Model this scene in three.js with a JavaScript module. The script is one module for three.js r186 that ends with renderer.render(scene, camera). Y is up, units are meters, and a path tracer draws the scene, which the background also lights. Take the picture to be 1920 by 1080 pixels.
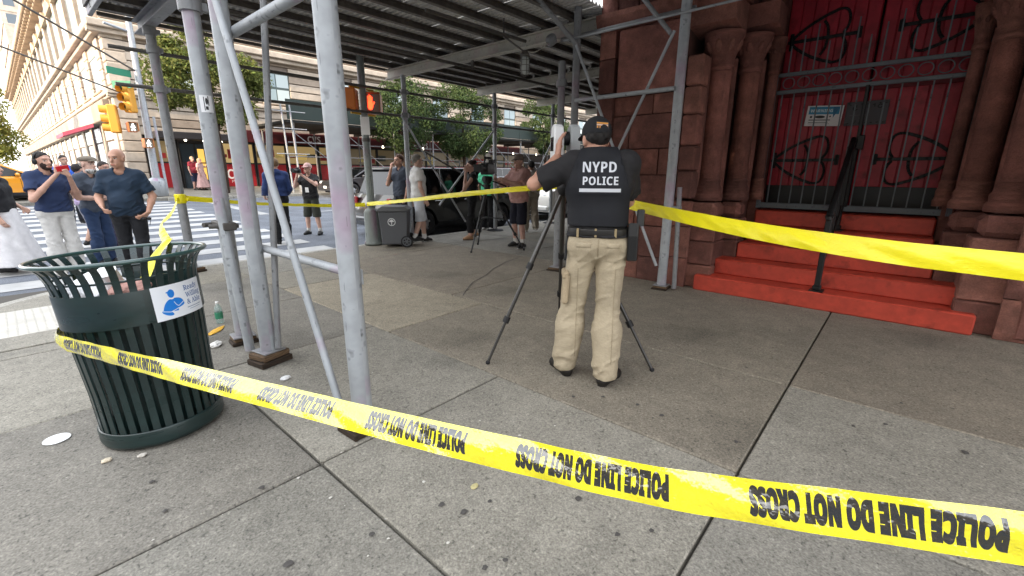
import * as THREE from 'three';
import { mergeGeometries, toCreasedNormals } from 'three/addons/utils/BufferGeometryUtils.js';

// ---------- camera, sky, sun, exposure ----------
const scene = new THREE.Scene();
const camera = new THREE.PerspectiveCamera(66.23, 16 / 9, 0.05, 900);
{
  const pitch = 14.7 * Math.PI / 180, az = 48.8 * Math.PI / 180;
  camera.position.set(0, 1.44, 0);
  camera.lookAt(Math.sin(az) * Math.cos(pitch), 1.44 - Math.sin(pitch), -Math.cos(az) * Math.cos(pitch));
  camera.rotateZ(0.15 * Math.PI / 180);
}
scene.add(camera);
const SUN = new THREE.Vector3(-0.90, 0.36, -0.12).normalize();
{ // hazy bright summer sky, computed: pale blue overhead, whiter to the horizon and round the sun
  const W = 256, H = 128, d = new Float32Array(W * H * 4);
  for (let j = 0; j < H; j++) for (let i = 0; i < W; i++) {
    const el = ((j + 0.5) / H - 0.5) * Math.PI, az = ((i + 0.5) / W - 0.5) * 2 * Math.PI;
    const v = new THREE.Vector3(Math.cos(az) * Math.cos(el), Math.sin(el), Math.sin(az) * Math.cos(el));
    const up = Math.max(0, v.y), c = Math.max(0, v.dot(SUN));
    const hz = Math.pow(1 - up, 2.2), glow = 0.5 * Math.pow(c, 5) + 0.5 * Math.pow(c, 30);
    const k = (j * W + i) * 4;
    d[k] = 0.72 + 0.34 * hz + glow * 1.1; d[k + 1] = 0.77 + 0.28 * hz + glow * 1.0; d[k + 2] = 0.86 + 0.17 * hz + glow * 0.85; d[k + 3] = 1;
  }
  const t = new THREE.DataTexture(d, W, H, THREE.RGBAFormat, THREE.FloatType);
  t.mapping = THREE.EquirectangularReflectionMapping; t.magFilter = THREE.LinearFilter; t.minFilter = THREE.LinearFilter; t.wrapS = THREE.RepeatWrapping; t.needsUpdate = true;
  scene.background = t; scene.environment = t;
  scene.backgroundIntensity = 1.15; scene.environmentIntensity = 1.15;
}
const sun = new THREE.DirectionalLight(0xffe6c4, 2.8);
sun.position.copy(SUN).multiplyScalar(120); sun.target.position.set(0, 0, -30); sun.castShadow = true; sun.shadow.radius = 1.5;
sun.shadow.camera.left = -110; sun.shadow.camera.right = 110; sun.shadow.camera.top = 80; sun.shadow.camera.bottom = -80; sun.shadow.camera.far = 320;
sun.shadow.mapSize.set(4096, 4096);
scene.add(sun, sun.target);
const renderer = new THREE.WebGLRenderer({ antialias: true });
renderer.setSize(1024, 576);
renderer.toneMapping = THREE.LinearToneMapping;
renderer.toneMappingExposure = 3.2;
renderer.shadowMap.enabled = true;

// ---------- helpers ----------
const V = (x, y, z) => new THREE.Vector3(x, y, z);
function rng(seed) { let a = seed >>> 0; return () => { a = (a + 0x6D2B79F5) | 0; let t = Math.imul(a ^ (a >>> 15), 1 | a); t = (t + Math.imul(t ^ (t >>> 7), 61 | t)) ^ t; return ((t ^ (t >>> 14)) >>> 0) / 4294967296; }; }
const hash3 = (x, y, z) => { let h = Math.imul(x, 374761393) ^ Math.imul(y, 668265263) ^ Math.imul(z, 2147483647 ^ 1274126177); h = Math.imul(h ^ (h >>> 13), 1274126177); return ((h ^ (h >>> 16)) >>> 0) / 4294967295; };
const sm = t => t * t * (3 - 2 * t);
function noise3(x, y, z, per = 0) {
  const xi = Math.floor(x), yi = Math.floor(y), zi = Math.floor(z), u = sm(x - xi), v = sm(y - yi), w = sm(z - zi);
  const m = per ? (a => ((a % per) + per) % per) : (a => a);
  const g = (a, b, c) => hash3(m(xi + a), m(yi + b), zi + c);
  const l = (a, b, t) => a + (b - a) * t;
  return l(l(l(g(0, 0, 0), g(1, 0, 0), u), l(g(0, 1, 0), g(1, 1, 0), u), v), l(l(g(0, 0, 1), g(1, 0, 1), u), l(g(0, 1, 1), g(1, 1, 1), u), v), w);
}
function fbm(u, v, f, oct, seed) { let s = 0, a = 0.5, n = 0; for (let o = 0; o < oct; o++) { s += a * noise3(u * f, v * f, seed + o * 7, f); n += a; a *= 0.55; f *= 2; } return s / n; }
function makeTex(size, fn, srgb = true, metres = 1) {
  const d = new Uint8Array(size * size * 4);
  for (let j = 0; j < size; j++) for (let i = 0; i < size; i++) {
    const c = fn(i / size, j / size), k = (j * size + i) * 4;
    d[k] = Math.max(0, Math.min(255, c[0])); d[k + 1] = Math.max(0, Math.min(255, c[1])); d[k + 2] = Math.max(0, Math.min(255, c[2])); d[k + 3] = 255;
  }
  const t = new THREE.DataTexture(d, size, size); t.wrapS = t.wrapT = THREE.RepeatWrapping; t.magFilter = THREE.LinearFilter; t.minFilter = THREE.LinearMipmapLinearFilter; t.generateMipmaps = true;
  if (srgb) t.colorSpace = THREE.SRGBColorSpace;
  t.repeat.set(1 / metres, 1 / metres); t.needsUpdate = true; return t;
}
function canvasTex(w, h, draw) {
  const c = document.createElement('canvas'); c.width = w; c.height = h; const g = c.getContext('2d'); draw(g, w, h);
  const t = new THREE.CanvasTexture(c); t.colorSpace = THREE.SRGBColorSpace; t.magFilter = THREE.LinearFilter; t.anisotropy = 8; return t;
}
const M = (color, roughness = 0.8, o = {}) => new THREE.MeshPhysicalMaterial({ color, roughness, ...o });
const lin = (r, g, b) => new THREE.Color().setRGB(r, g, b);

const taken = {};
function numbered(n) { const k = taken[n] = (taken[n] ?? -1) + 1; return k ? n + '_' + String(k).padStart(3, '0') : n; }
function thing(name, label, category, pos = [0, 0, 0], turn = 0, group) {
  const o = new THREE.Group(); o.name = numbered(name); o.position.set(...pos); o.rotation.y = turn; o.userData = { label, category }; if (group) o.userData.group = group; scene.add(o); return o;
}
function part(parent, name, geo, mat, pos, rot, label) {
  const m = new THREE.Mesh(geo, mat); m.name = name; if (pos) m.position.set(...pos); if (rot) m.rotation.set(...rot); m.castShadow = m.receiveShadow = true; if (label) m.userData.label = label; parent.add(m); return m;
}
function solo(name, label, category, geo, mat, pos, rot, group) { const m = part(scene, numbered(name), geo, mat, pos, rot); m.userData = { label, category }; if (group) m.userData.group = group; return m; }
function structure(name, geo, mat) { const m = geo ? part(scene, name, geo, mat) : new THREE.Group(); m.name = name; m.userData.kind = 'structure'; scene.add(m); return m; }

// uv in metres from position by the dominant axis of the normal
function boxUV(g, ox = 0, oy = 0) {
  if (!g.attributes.normal) g.computeVertexNormals();
  if (g.index) g = g.toNonIndexed();
  const p = g.attributes.position, n = g.attributes.normal, uv = new Float32Array(p.count * 2);
  for (let i = 0; i < p.count; i += 3) {
    const nx = Math.abs(n.getX(i) + n.getX(i + 1) + n.getX(i + 2)), ny = Math.abs(n.getY(i) + n.getY(i + 1) + n.getY(i + 2)), nz = Math.abs(n.getZ(i) + n.getZ(i + 1) + n.getZ(i + 2));
    for (let k = i; k < i + 3; k++) {
      const x = p.getX(k), y = p.getY(k), z = p.getZ(k);
      if (ny >= nx && ny >= nz) { uv[k * 2] = x + ox; uv[k * 2 + 1] = z + oy; } else if (nx >= nz) { uv[k * 2] = z + ox; uv[k * 2 + 1] = y + oy; } else { uv[k * 2] = x + ox; uv[k * 2 + 1] = y + oy; }
    }
  }
  g.setAttribute('uv', new THREE.BufferAttribute(uv, 2)); return g;
}
function fromTris(pos) { const g = new THREE.BufferGeometry(); g.setAttribute('position', new THREE.BufferAttribute(new Float32Array(pos), 3)); g.computeVertexNormals(); return boxUV(g); }
// chamfered box, 44 triangles, centred
function cbox(w, h, d, c = 0.006) {
  c = Math.min(c, w * 0.3, h * 0.3, d * 0.3);
  const X = w / 2, Y = h / 2, Z = d / 2, P = {}, out = [];
  for (const sx of [-1, 1]) for (const sy of [-1, 1]) for (const sz of [-1, 1]) { P['x' + sx + sy + sz] = [sx * X, sy * (Y - c), sz * (Z - c)]; P['y' + sx + sy + sz] = [sx * (X - c), sy * Y, sz * (Z - c)]; P['z' + sx + sy + sz] = [sx * (X - c), sy * (Y - c), sz * Z]; }
  const tri = (a, b, q) => { const ux = b[0] - a[0], uy = b[1] - a[1], uz = b[2] - a[2], vx = q[0] - a[0], vy = q[1] - a[1], vz = q[2] - a[2]; const n = [uy * vz - uz * vy, uz * vx - ux * vz, ux * vy - uy * vx]; if (n[0] * (a[0] + b[0] + q[0]) + n[1] * (a[1] + b[1] + q[1]) + n[2] * (a[2] + b[2] + q[2]) < 0) out.push(...a, ...q, ...b); else out.push(...a, ...b, ...q); };
  const quad = (a, b, q, e) => { tri(a, b, q); tri(a, q, e); };
  const S = [-1, 1];
  for (const s of S) { quad(P['x' + s + -1 + -1], P['x' + s + 1 + -1], P['x' + s + 1 + 1], P['x' + s + -1 + 1]); quad(P['y' + -1 + s + -1], P['y' + 1 + s + -1], P['y' + 1 + s + 1], P['y' + -1 + s + 1]); quad(P['z' + -1 + -1 + s], P['z' + 1 + -1 + s], P['z' + 1 + 1 + s], P['z' + -1 + 1 + s]); }
  for (const a of S) for (const b of S) {
    quad(P['x' + a + b + -1], P['x' + a + b + 1], P['y' + a + b + 1], P['y' + a + b + -1]);
    quad(P['x' + a + -1 + b], P['x' + a + 1 + b], P['z' + a + 1 + b], P['z' + a + -1 + b]);
    quad(P['y' + -1 + a + b], P['y' + 1 + a + b], P['z' + 1 + a + b], P['z' + -1 + a + b]);
    for (const e of S) tri(P['x' + a + b + e], P['y' + a + b + e], P['z' + a + b + e]);
  }
  return fromTris(out);
}
const boxAt = (w, h, d, x, y, z, c = 0.006) => cbox(w, h, d, c).translate(x, y, z);
const span = (x0, x1, y0, y1, z0, z1, c = 0.006) => cbox(Math.abs(x1 - x0), Math.abs(y1 - y0), Math.abs(z1 - z0), c).translate((x0 + x1) / 2, (y0 + y1) / 2, (z0 + z1) / 2);
function metreUV(g, r, len) { const u = g.attributes.uv; for (let i = 0; i < u.count; i++) u.setXY(i, u.getX(i) * r * 6.283, u.getY(i) * len); return g; }
function pipe(a, b, r, seg = 14, r2 = r) { // a capped tube from a to b
  const A = Array.isArray(a) ? V(...a) : a, B = Array.isArray(b) ? V(...b) : b, d = B.clone().sub(A), L = d.length();
  const g = metreUV(new THREE.CylinderGeometry(r2, r, L, seg, 1), r, L).toNonIndexed();
  g.applyQuaternion(new THREE.Quaternion().setFromUnitVectors(V(0, 1, 0), d.normalize())); g.translate((A.x + B.x) / 2, (A.y + B.y) / 2, (A.z + B.z) / 2); return g;
}
function tubePath(pts, r, seg = 48, rs = 8, closed = false) { return new THREE.TubeGeometry(new THREE.CatmullRomCurve3(pts.map(p => Array.isArray(p) ? V(...p) : p), closed), seg, r, rs, closed).toNonIndexed(); }
function lathe(pts, seg = 24) { return new THREE.LatheGeometry(pts.map(p => new THREE.Vector2(...p)), seg).toNonIndexed(); }
function merge(list) { const l = list.map(g => { let q = g.index ? g.toNonIndexed() : g; if (!q.attributes.uv) q = boxUV(q); for (const k of Object.keys(q.attributes)) if (!['position', 'normal', 'uv'].includes(k)) q.deleteAttribute(k); return q; }); return mergeGeometries(l); }
function extrude(pts, depth, bevel = 0, hole) { // outline in xy, pushed along +z
  const s = new THREE.Shape(pts.map(p => new THREE.Vector2(...p))); if (hole) for (const h of hole) s.holes.push(new THREE.Path(h.map(p => new THREE.Vector2(...p))));
  return boxUV(new THREE.ExtrudeGeometry(s, { depth, bevelEnabled: bevel > 0, bevelThickness: bevel, bevelSize: bevel, bevelOffset: -bevel, bevelSegments: 2, curveSegments: 10 }));
}

// ---------- surface textures (matter only: grain, speckle, stains) ----------
const g3 = (v, a = 1, b = 1, c = 1) => [v * a, v * b, v * c];
const T = {};
T.concrete = makeTex(1024, (u, v) => {
  const big = fbm(u, v, 3, 4, 1), mid = fbm(u, v, 22, 3, 9), fine = noise3(u * 512, v * 512, 3, 512), f2 = noise3(u * 256, v * 256, 5, 256);
  let c = 198 + (big - 0.5) * 30 + (mid - 0.5) * 28 + (fine - 0.5) * 56 + (f2 - 0.5) * 30;
  if (f2 > 0.9) c += 20; if (f2 < 0.1) c -= 40; const st = fbm(u, v, 5, 3, 40); if (st > 0.64) c -= (st - 0.64) * 90;
  return g3(c, 1, 0.985, 0.945);
}, true, 2.3);
T.concreteB = makeTex(512, (u, v) => g3(120 + (noise3(u * 256, v * 256, 3, 256) - 0.5) * 120 + (fbm(u, v, 10, 3, 8) - 0.5) * 120), false, 1.15);
T.asphalt = makeTex(512, (u, v) => { const f = noise3(u * 256, v * 256, 2, 256), b = fbm(u, v, 4, 4, 6); return g3(150 + (f - 0.5) * 60 + (b - 0.5) * 44, 0.98, 1, 1.03); }, true, 1.6);
T.asphaltB = makeTex(256, (u, v) => g3(255 * noise3(u * 128, v * 128, 4, 128)), false, 0.9);
T.stone = makeTex(512, (u, v) => {
  const b = fbm(u, v, 4, 5, 11), m = fbm(u, v, 16, 4, 14), f = noise3(u * 200, v * 200, 3, 200);
  const k = 200 + (b - 0.5) * 90 + (m - 0.5) * 70 + (f - 0.5) * 30; const w = Math.max(0, fbm(u, v, 6, 4, 31) - 0.6) * 150;
  return [k + w, k * 0.97 + w, k * 0.95 + w];
}, true, 1.4);
T.stoneB = makeTex(512, (u, v) => g3(255 * (0.35 * fbm(u, v, 12, 5, 17) + 0.4 * fbm(u, v, 48, 3, 27) + 0.25 * noise3(u * 256, v * 256, 4, 256))), false, 1.0);
T.paint = makeTex(512, (u, v) => {
  const b = fbm(u, v, 3, 4, 51), m = fbm(u, v, 24, 3, 54), s = noise3(u * 90, v * 12, 8, 90 * 12);
  let k = 205 + (b - 0.5) * 40 + (m - 0.5) * 30; if (m > 0.7) k -= 70 * (m - 0.7) * 6; if (s > 0.95) k -= 40;
  const pk = Math.max(0, fbm(u, v, 4, 3, 77) - 0.6) * 190; return [k, k - pk * 0.75, k - pk * 0.35];
}, true, 1.3);
T.steel = makeTex(256, (u, v) => { const b = fbm(u, v, 4, 4, 61), m = fbm(u, v, 30, 2, 64); return g3(212 + (b - 0.5) * 80 + (m - 0.5) * 60, 1, 0.98, 0.95); }, true, 0.9);
T.wood = makeTex(512, (u, v) => { const n = fbm(u, v, 3, 3, 3), r = noise3(u * 6, v * 120 + n * 14, 4), f = noise3(u * 20, v * 400, 6); return g3(170 + (r - 0.5) * 90 + (f - 0.5) * 50, 1, 0.9, 0.78); }, true, 0.6);
T.lime = makeTex(512, (u, v) => { const b = fbm(u, v, 3, 5, 71), m = fbm(u, v, 20, 3, 74); return g3(215 + (b - 0.5) * 60 + (m - 0.5) * 34, 1, 0.985, 0.96); }, true, 3.1);
T.redpaint = makeTex(512, (u, v) => { const b = fbm(u, v, 4, 5, 81), m = fbm(u, v, 26, 4, 84); const s = fbm(u, v, 9, 5, 88); let k = 210 + (b - 0.5) * 70 + (m - 0.5) * 36; if (s > 0.6) k -= (s - 0.6) * 260; return g3(k, 1, 0.97, 0.95); }, true, 1.2);
T.cloth = makeTex(256, (u, v) => g3(128 + 60 * Math.sin(u * 128 * 6.283) * Math.sin(v * 128 * 6.283) + (fbm(u, v, 8, 3, 5) - 0.5) * 90), false, 0.25);
T.clothC = makeTex(256, (u, v) => g3(232 + (fbm(u, v, 5, 4, 92) - 0.5) * 44 + (noise3(u * 128, v * 128, 4, 128) - 0.5) * 18), true, 0.5);
T.crinkle = makeTex(256, (u, v) => { const a = fbm(u, v, 5, 4, 131), b = Math.abs(fbm(u, v, 9, 3, 135) - 0.5); return g3(255 * (0.6 * a + 0.8 * b)); }, false, 1);
T.crinkle.repeat.set(4, 0.6);
T.can = makeTex(512, (u, v) => { const b = fbm(u, v, 4, 5, 111), m = fbm(u, v, 30, 3, 114), s = noise3(u * 14, v * 160, 9); let k = 205 + (b - 0.5) * 80 + (m - 0.5) * 50; if (s > 0.93) k += 40; return g3(k, 1, 0.99, 0.96); }, true, 0.7);
T.canR = makeTex(256, (u, v) => g3(120 + (fbm(u, v, 6, 4, 121) - 0.5) * 190), false, 0.7);
const conc = (c, o = {}) => M(c, 0.9, { map: T.concrete, bumpMap: T.concreteB, bumpScale: 0.0025, ...o });
const Mat = {
  slab: [conc(0xa9a7a2), conc(0xa19f9a), conc(0xaeaba4), conc(0x9b9893), conc(0xa6a299)],
  slabLight: conc(0xbab2a3), slabDark: conc(0xa0988d), slabWarm: conc(0xa49d92), bed: M(0x4d4943, 0.95), kerb: conc(0xc9c8c4), tactile: M(0xe9e7e0, 0.7, { map: T.lime }),
  asphalt: M(0xadb1b8, 0.88, { map: T.asphalt, bumpMap: T.asphaltB, bumpScale: 0.004 }), line: M(0xc6c9cc, 0.7, { map: T.lime }),
  post: M(0xc2c7cb, 0.48, { map: T.paint }), postDark: M(0x9fa1a3, 0.5, { map: T.paint }), white: M(0xd8d3c4, 0.55, { map: T.paint }), steel: M(0x6a6866, 0.6, { map: T.steel, metalness: 0.2 }), joist: M(0x75706b, 0.6, { map: T.steel }),
  deck: M(0xf0f1f2, 0.5, { map: T.steel }), wood: M(0x8a7a68, 0.85, { map: T.wood }), woodDark: M(0x4c4238, 0.9, { map: T.wood }),
  brown: [M(0x9f6b61, 0.92), M(0x926156, 0.92), M(0x885b52, 0.92), M(0xa77467, 0.92), M(0x80574f, 0.92)], mortar: M(0x5a3a33, 0.95, { map: T.stone }),
  step: M(0xd9533f, 0.5, { map: T.redpaint }), door: M(0xc63246, 0.42, { map: T.redpaint }), iron: M(0x17181a, 0.45, { map: T.steel }), gate: M(0x7d868c, 0.5, { map: T.paint }),
  green: M(0x1a3334, 0.75, { map: T.can, roughnessMap: T.canR, clearcoat: 0.25, clearcoatRoughness: 0.35 }), black: M(0x0f0f11, 0.6), rubber: M(0x17171a, 0.8), grey: M(0x55585c, 0.6), silver: M(0xb9bcc0, 0.35, { metalness: 0.7 }),
  plasticW: M(0xe8e8e6, 0.4), chrome: M(0xd0d2d4, 0.15, { metalness: 1 }), glassDark: M(0x0b0e10, 0.06), lime: M(0xd9cdc0, 0.85, { map: T.lime }), limeDk: M(0xb9ab9e, 0.88, { map: T.lime }), limeJ: M(0x7b7168, 0.92),
  terra: M(0xcdb79e, 0.85, { map: T.lime }),
};
for (const m of Mat.brown) { m.map = T.stone; m.bumpMap = T.stoneB; m.bumpScale = 0.012; }

// ---------- ground ----------
const roadY = z => z > -8.2 ? -0.14 : z > -31 ? -0.14 + (-8.2 - z) * 0.027 : 0.476 + (-31 - z) * 0.004;
{
  const xs = [], zs = []; for (let x = -260; x <= 320; x += 20) xs.push(x); for (const z of [200, 120, 60, 20, 0, -8.2, -12, -16, -20, -24, -28, -31, -40, -60, -90, -130, -180, -260, -400]) zs.push(z);
  const P = [];
  for (let i = 0; i < xs.length - 1; i++) for (let j = 0; j < zs.length - 1; j++) { const a = [xs[i], roadY(zs[j]), zs[j]], b = [xs[i + 1], roadY(zs[j]), zs[j]], c = [xs[i + 1], roadY(zs[j + 1]), zs[j + 1]], d = [xs[i], roadY(zs[j + 1]), zs[j + 1]]; P.push(...a, ...b, ...c, ...a, ...c, ...d); }
  const road = structure('road', fromTris(P), Mat.asphalt);
  // ladder crossing over the side street: bars run along the traffic
  const slopeA = Math.atan(0.027), R = rng(77);
  for (let k = 0; k < 13; k++) { const z = -9.05 - k * 1.08; part(road, 'crosswalk_bar', cbox(5.0, 0.004, 0.52, 0.001), Mat.line, [1.95 + (R() - 0.5) * 0.06, roadY(z) + 0.006, z], [slopeA, 0, 0]); }
  part(road, 'stop_line', cbox(0.32, 0.004, 6.4, 0.001), Mat.line, [5.7, roadY(-19) + 0.006, -19], [slopeA, 0, 0]);
  for (let k = 0; k < 4; k++) { const z = -15.7; part(road, 'lane_line', cbox(3, 0.004, 0.11, 0.001), Mat.line, [9 + k * 9, roadY(z) + 0.006, z], [slopeA, 0, 0]); }
}
const sidewalk = structure('sidewalk');
const slabs = [];
{
  part(sidewalk, 'bed', merge([span(-0.84, 60, -0.2, -0.03, -8.03, 20, 0.001)].concat([])), Mat.bed).visible = true;
  const R = rng(5), J = 0.0065;
  function slab(x0, x1, z0, z1, mat) { const w = x1 - x0 - J * 2, d = Math.abs(z1 - z0) - J * 2; const m = part(sidewalk, 'slab', boxUV(cbox(w, 0.09, d, 0.007), R() * 9, R() * 9), mat || Mat.slab[Math.floor(R() * 5)], [(x0 + x1) / 2, -0.045 + (R() - 0.5) * 0.004, (z0 + z1) / 2], [(R() - 0.5) * 0.002, 0, (R() - 0.5) * 0.002]); slabs.push(m); return m; }
  const cols = [[0.83, 2.16, [9, 6, 3, 1.2, -0.4, -2.02, -3.65, -5.2, -6.78, -8.05]], [2.16, 3.4, [9, 6, 3, 1.2, -0.4, -3.42, -5.75, -6.78, -8.05]], [3.4, 5.95, [9, 6, 3, 1.2, -0.4, -3.95, -6.78, -8.05]], [-0.85, 0.83, [9, 6, 3, 1.2, -0.4, -2.015, -3.63, -5.12, -5.36]]];
  cols.forEach(([a, b, zs], ci) => { for (let i = 0; i < zs.length - 1; i++) { let mt; if (ci === 1 && zs[i] === -3.42) mt = Mat.slabLight; if (ci === 2 && zs[i] <= 1.2) mt = i % 2 ? Mat.slabDark : Mat.slabWarm; if (ci === 1 && zs[i] === -0.4) mt = Mat.slabWarm; slab(a, b, zs[i], zs[i + 1], mt); } });
  for (let x = 5.95; x < 34; x += 1.52) for (const [a, b] of [[-3.4, -5.2], [-5.2, -6.78], [-6.78, -8.05]]) slab(x, x + 1.52, a, b);
  // corner slab with the rounded corner, then the white ramp panel on it
  const arc = []; const cx = 1.65, cz = -5.55, rr = 2.5;
  for (let k = 0; k <= 14; k++) { const t = Math.PI / 2 * k / 14; arc.push([cx - rr * Math.sin(t), cz - rr * Math.cos(t)]); }
  const outline = [[0.82, -5.37], [0.82, -7.9], ...arc.filter(p => p[0] < 0.82), [-0.84, -5.37]];
  const g = extrude(outline.map(([x, z]) => [x, -z]), 0.09, 0.006); g.rotateX(-Math.PI / 2); g.translate(0, -0.09, 0); boxUV(g);
  slabs.push(part(sidewalk, 'slab', boxUV(g), Mat.slab[2]));
  // kerb stones
  const kerbPiece = (pts) => { const P = []; for (let i = 0; i < pts.length - 1; i++) { const [a, b] = [pts[i], pts[i + 1]]; const prof = [[0, 0.004], [0.13, 0.004], [0.15, -0.012], [0.16, -0.3]]; const nrm = (q) => q.n; for (let k = 0; k < 3; k++) { const q = (p, s) => [p.x + p.n[0] * s[0], s[1], p.z + p.n[1] * s[0]]; const A = q(a, prof[k]), B = q(b, prof[k]), C = q(b, prof[k + 1]), D = q(a, prof[k + 1]); P.push(...A, ...B, ...C, ...A, ...C, ...D); } } const g2 = fromTris(P); return g2; };
  const flipUp = g2 => { g2.computeVertexNormals(); return g2; };
  for (let k = 0; k < 3; k++) { const pts = []; for (let i = 0; i <= 6; i++) { const t = Math.PI / 2 * ((k + i / 6 * 0.985) / 3); pts.push({ x: cx - rr * Math.sin(t), z: cz - rr * Math.cos(t), n: [-Math.sin(t), -Math.cos(t)] }); } part(sidewalk, 'kerb_stone', flipUp(kerbPiece(pts.reverse())), Mat.kerb); }
  for (let x = 1.66; x < 40; x += 1.8) part(sidewalk, 'kerb_stone', boxUV(cbox(1.785, 0.3, 0.16, 0.015), x), Mat.kerb, [x + 0.9, -0.146, -8.13]);
  for (let z = -5.54; z < 12; z += 1.8) part(sidewalk, 'kerb_stone', boxUV(cbox(0.16, 0.3, 1.785, 0.015), z), Mat.kerb, [-0.93, -0.146, z + 0.9]);
  const tp = part(sidewalk, 'tactile_panel', cbox(1.32, 0.012, 1.08, 0.004), Mat.tactile, [-0.18, 0.006, -6.32]);
  const dome = new THREE.SphereGeometry(0.013, 6, 3, 0, 6.283, 0, 1.2), ds = []; for (let i = 0; i < 21; i++) for (let j = 0; j < 17; j++) ds.push(dome.clone().scale(1, 0.6, 1).translate(-0.62 + i * 0.062, 0.004, -0.5 + j * 0.0625));
  const dm = part(tp, 'truncated_domes', merge(ds), Mat.tactile); dm.userData.kind = 'stuff';
  // trodden gum, chips and a crack: flat marks on the paving
  const gumM = M(0x4a4744, 0.85), paleM = M(0xc2beb5, 0.8);
  function blob(x, z, r, mat, name) { const n = 9, p = []; const o = R() * 9; const q = i => { const t = i / n * 6.283, k = r * (0.55 + 0.9 * noise3(Math.cos(t) * 1.9 + o, Math.sin(t) * 1.9 + o, o)); return [x + Math.cos(t) * k, 0.0065, z + Math.sin(t) * k * 0.85]; }; for (let i = 0; i < n; i++) p.push(x, 0.009, z, ...q(i + 1), ...q(i)); part(sidewalk, name, fromTris(p), mat); }
  const gum = [[1.043, -1.327], [1.199, -1.181], [1.477, -0.89], [1.521, -0.561], [1.016, -0.919], [0.939, -0.954], [0.745, -1.412], [0.555, -2.047], [1.41, -0.658], [1.079, -1.22], [0.458, -1.523], [0.221, -2.203], [0.226, -2.481], [2.441, -1.069], [2.419, -0.901], [2.426, -0.478], [3.591, 0.2], [3.053, -0.007], [3.2, 0.133], [3.131, 0.465], [2.307, -4.012], [2.902, -4.678], [4.681, -0.619], [3.515, -0.697], [2.386, -1.288], [2.257, -1.434]];
  gum.forEach(([X, Z]) => { blob(X, Z, 0.011 + 0.008 * R(), gumM, 'gum_spot'); });
  [[0.778, -1.343], [1.085, -1.507], [1.012, -2.787], [0.678, -1.329], [0.701, -1.984], [0.738, -1.74], [0.939, -2.018], [1.643, -1.689], [1.683, -1.411], [1.892, -1.321], [0.923, -1.145], [1.774, -0.875]].forEach(([X, Z]) => { blob(X, Z, 0.004 + 0.006 * R(), paleM, 'pale_fleck'); });
  const specks = []; for (let i = 0; i < 900; i++) { const x = -0.7 + R() * 6.2, z = 1.0 - R() * 8, r = 0.002 + 0.005 * R() * R(); const g2 = new THREE.CircleGeometry(r, 5).rotateX(-Math.PI / 2).scale(1, 1, 0.5 + R() * 0.5).rotateY(R() * 6).translate(x, 0.007, z); specks.push(g2); }
  const pale = [], dark = []; specks.forEach((s, i) => (i % 5 ? dark : pale).push(s));
  part(sidewalk, 'paper_flecks', merge(pale), paleM).userData.kind = 'stuff'; part(sidewalk, 'dark_grit', merge(dark), gumM).userData.kind = 'stuff';
  const crack = [[3.453, -3.805], [3.669, -3.972], [3.989, -4.198], [4.431, -4.371], [4.781, -4.577], [5.311, -4.791], [5.737, -4.876]]; const cp = [];
  for (let i = 0; i < crack.length - 1; i++) { const [a, b] = [crack[i], crack[i + 1]], w = 0.007; cp.push(a[0], 0.0065, a[1] - w, b[0], 0.0065, b[1] + w, b[0], 0.0065, b[1] - w, a[0], 0.0065, a[1] - w, a[0], 0.0065, a[1] + w, b[0], 0.0065, b[1] + w); }
  part(sidewalk, 'crack', fromTris(cp), gumM);
}
{ // far pavement across the side street, rising with the road
  const far = structure('far_sidewalk'); const R = rng(9), A = Math.atan(0.027);
  part(far, 'bed', boxUV(cbox(300, 0.3, 6.4, 0.01)), Mat.slab[3], [154.6, roadY(-26.2) - 0.03, -26.2], [A, 0, 0]);
  for (let x = 4.6; x < 40; x += 2.4) part(far, 'kerb_stone', cbox(2.38, 0.3, 0.16, 0.012), Mat.kerb, [x + 1.2, roadY(-22.9) - 0.025, -22.93], [A, 0, 0]);
  for (let x = 4.6; x < 36; x += 1.6) for (const z of [-23.8, -25.4, -27, -28.4]) part(far, 'slab', boxUV(cbox(1.58, 0.04, z === -28.4 ? 1.18 : 1.58, 0.005), R() * 9), Mat.slab[Math.floor(R() * 5)], [x + 0.8, roadY(z) + 0.115, z], [A, 0, 0]);
  part(far, 'bed', boxUV(cbox(6, 0.3, 160, 0.01)), Mat.slab[1], [2.2, 0.60, -109.5], [0.004, 0, 0]);
  part(far, 'bed', boxUV(cbox(4.4, 0.3, 6.4, 0.01)), Mat.slab[1], [2.4, roadY(-26.2) - 0.03, -26.2], [A, 0, 0]);
}

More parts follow.
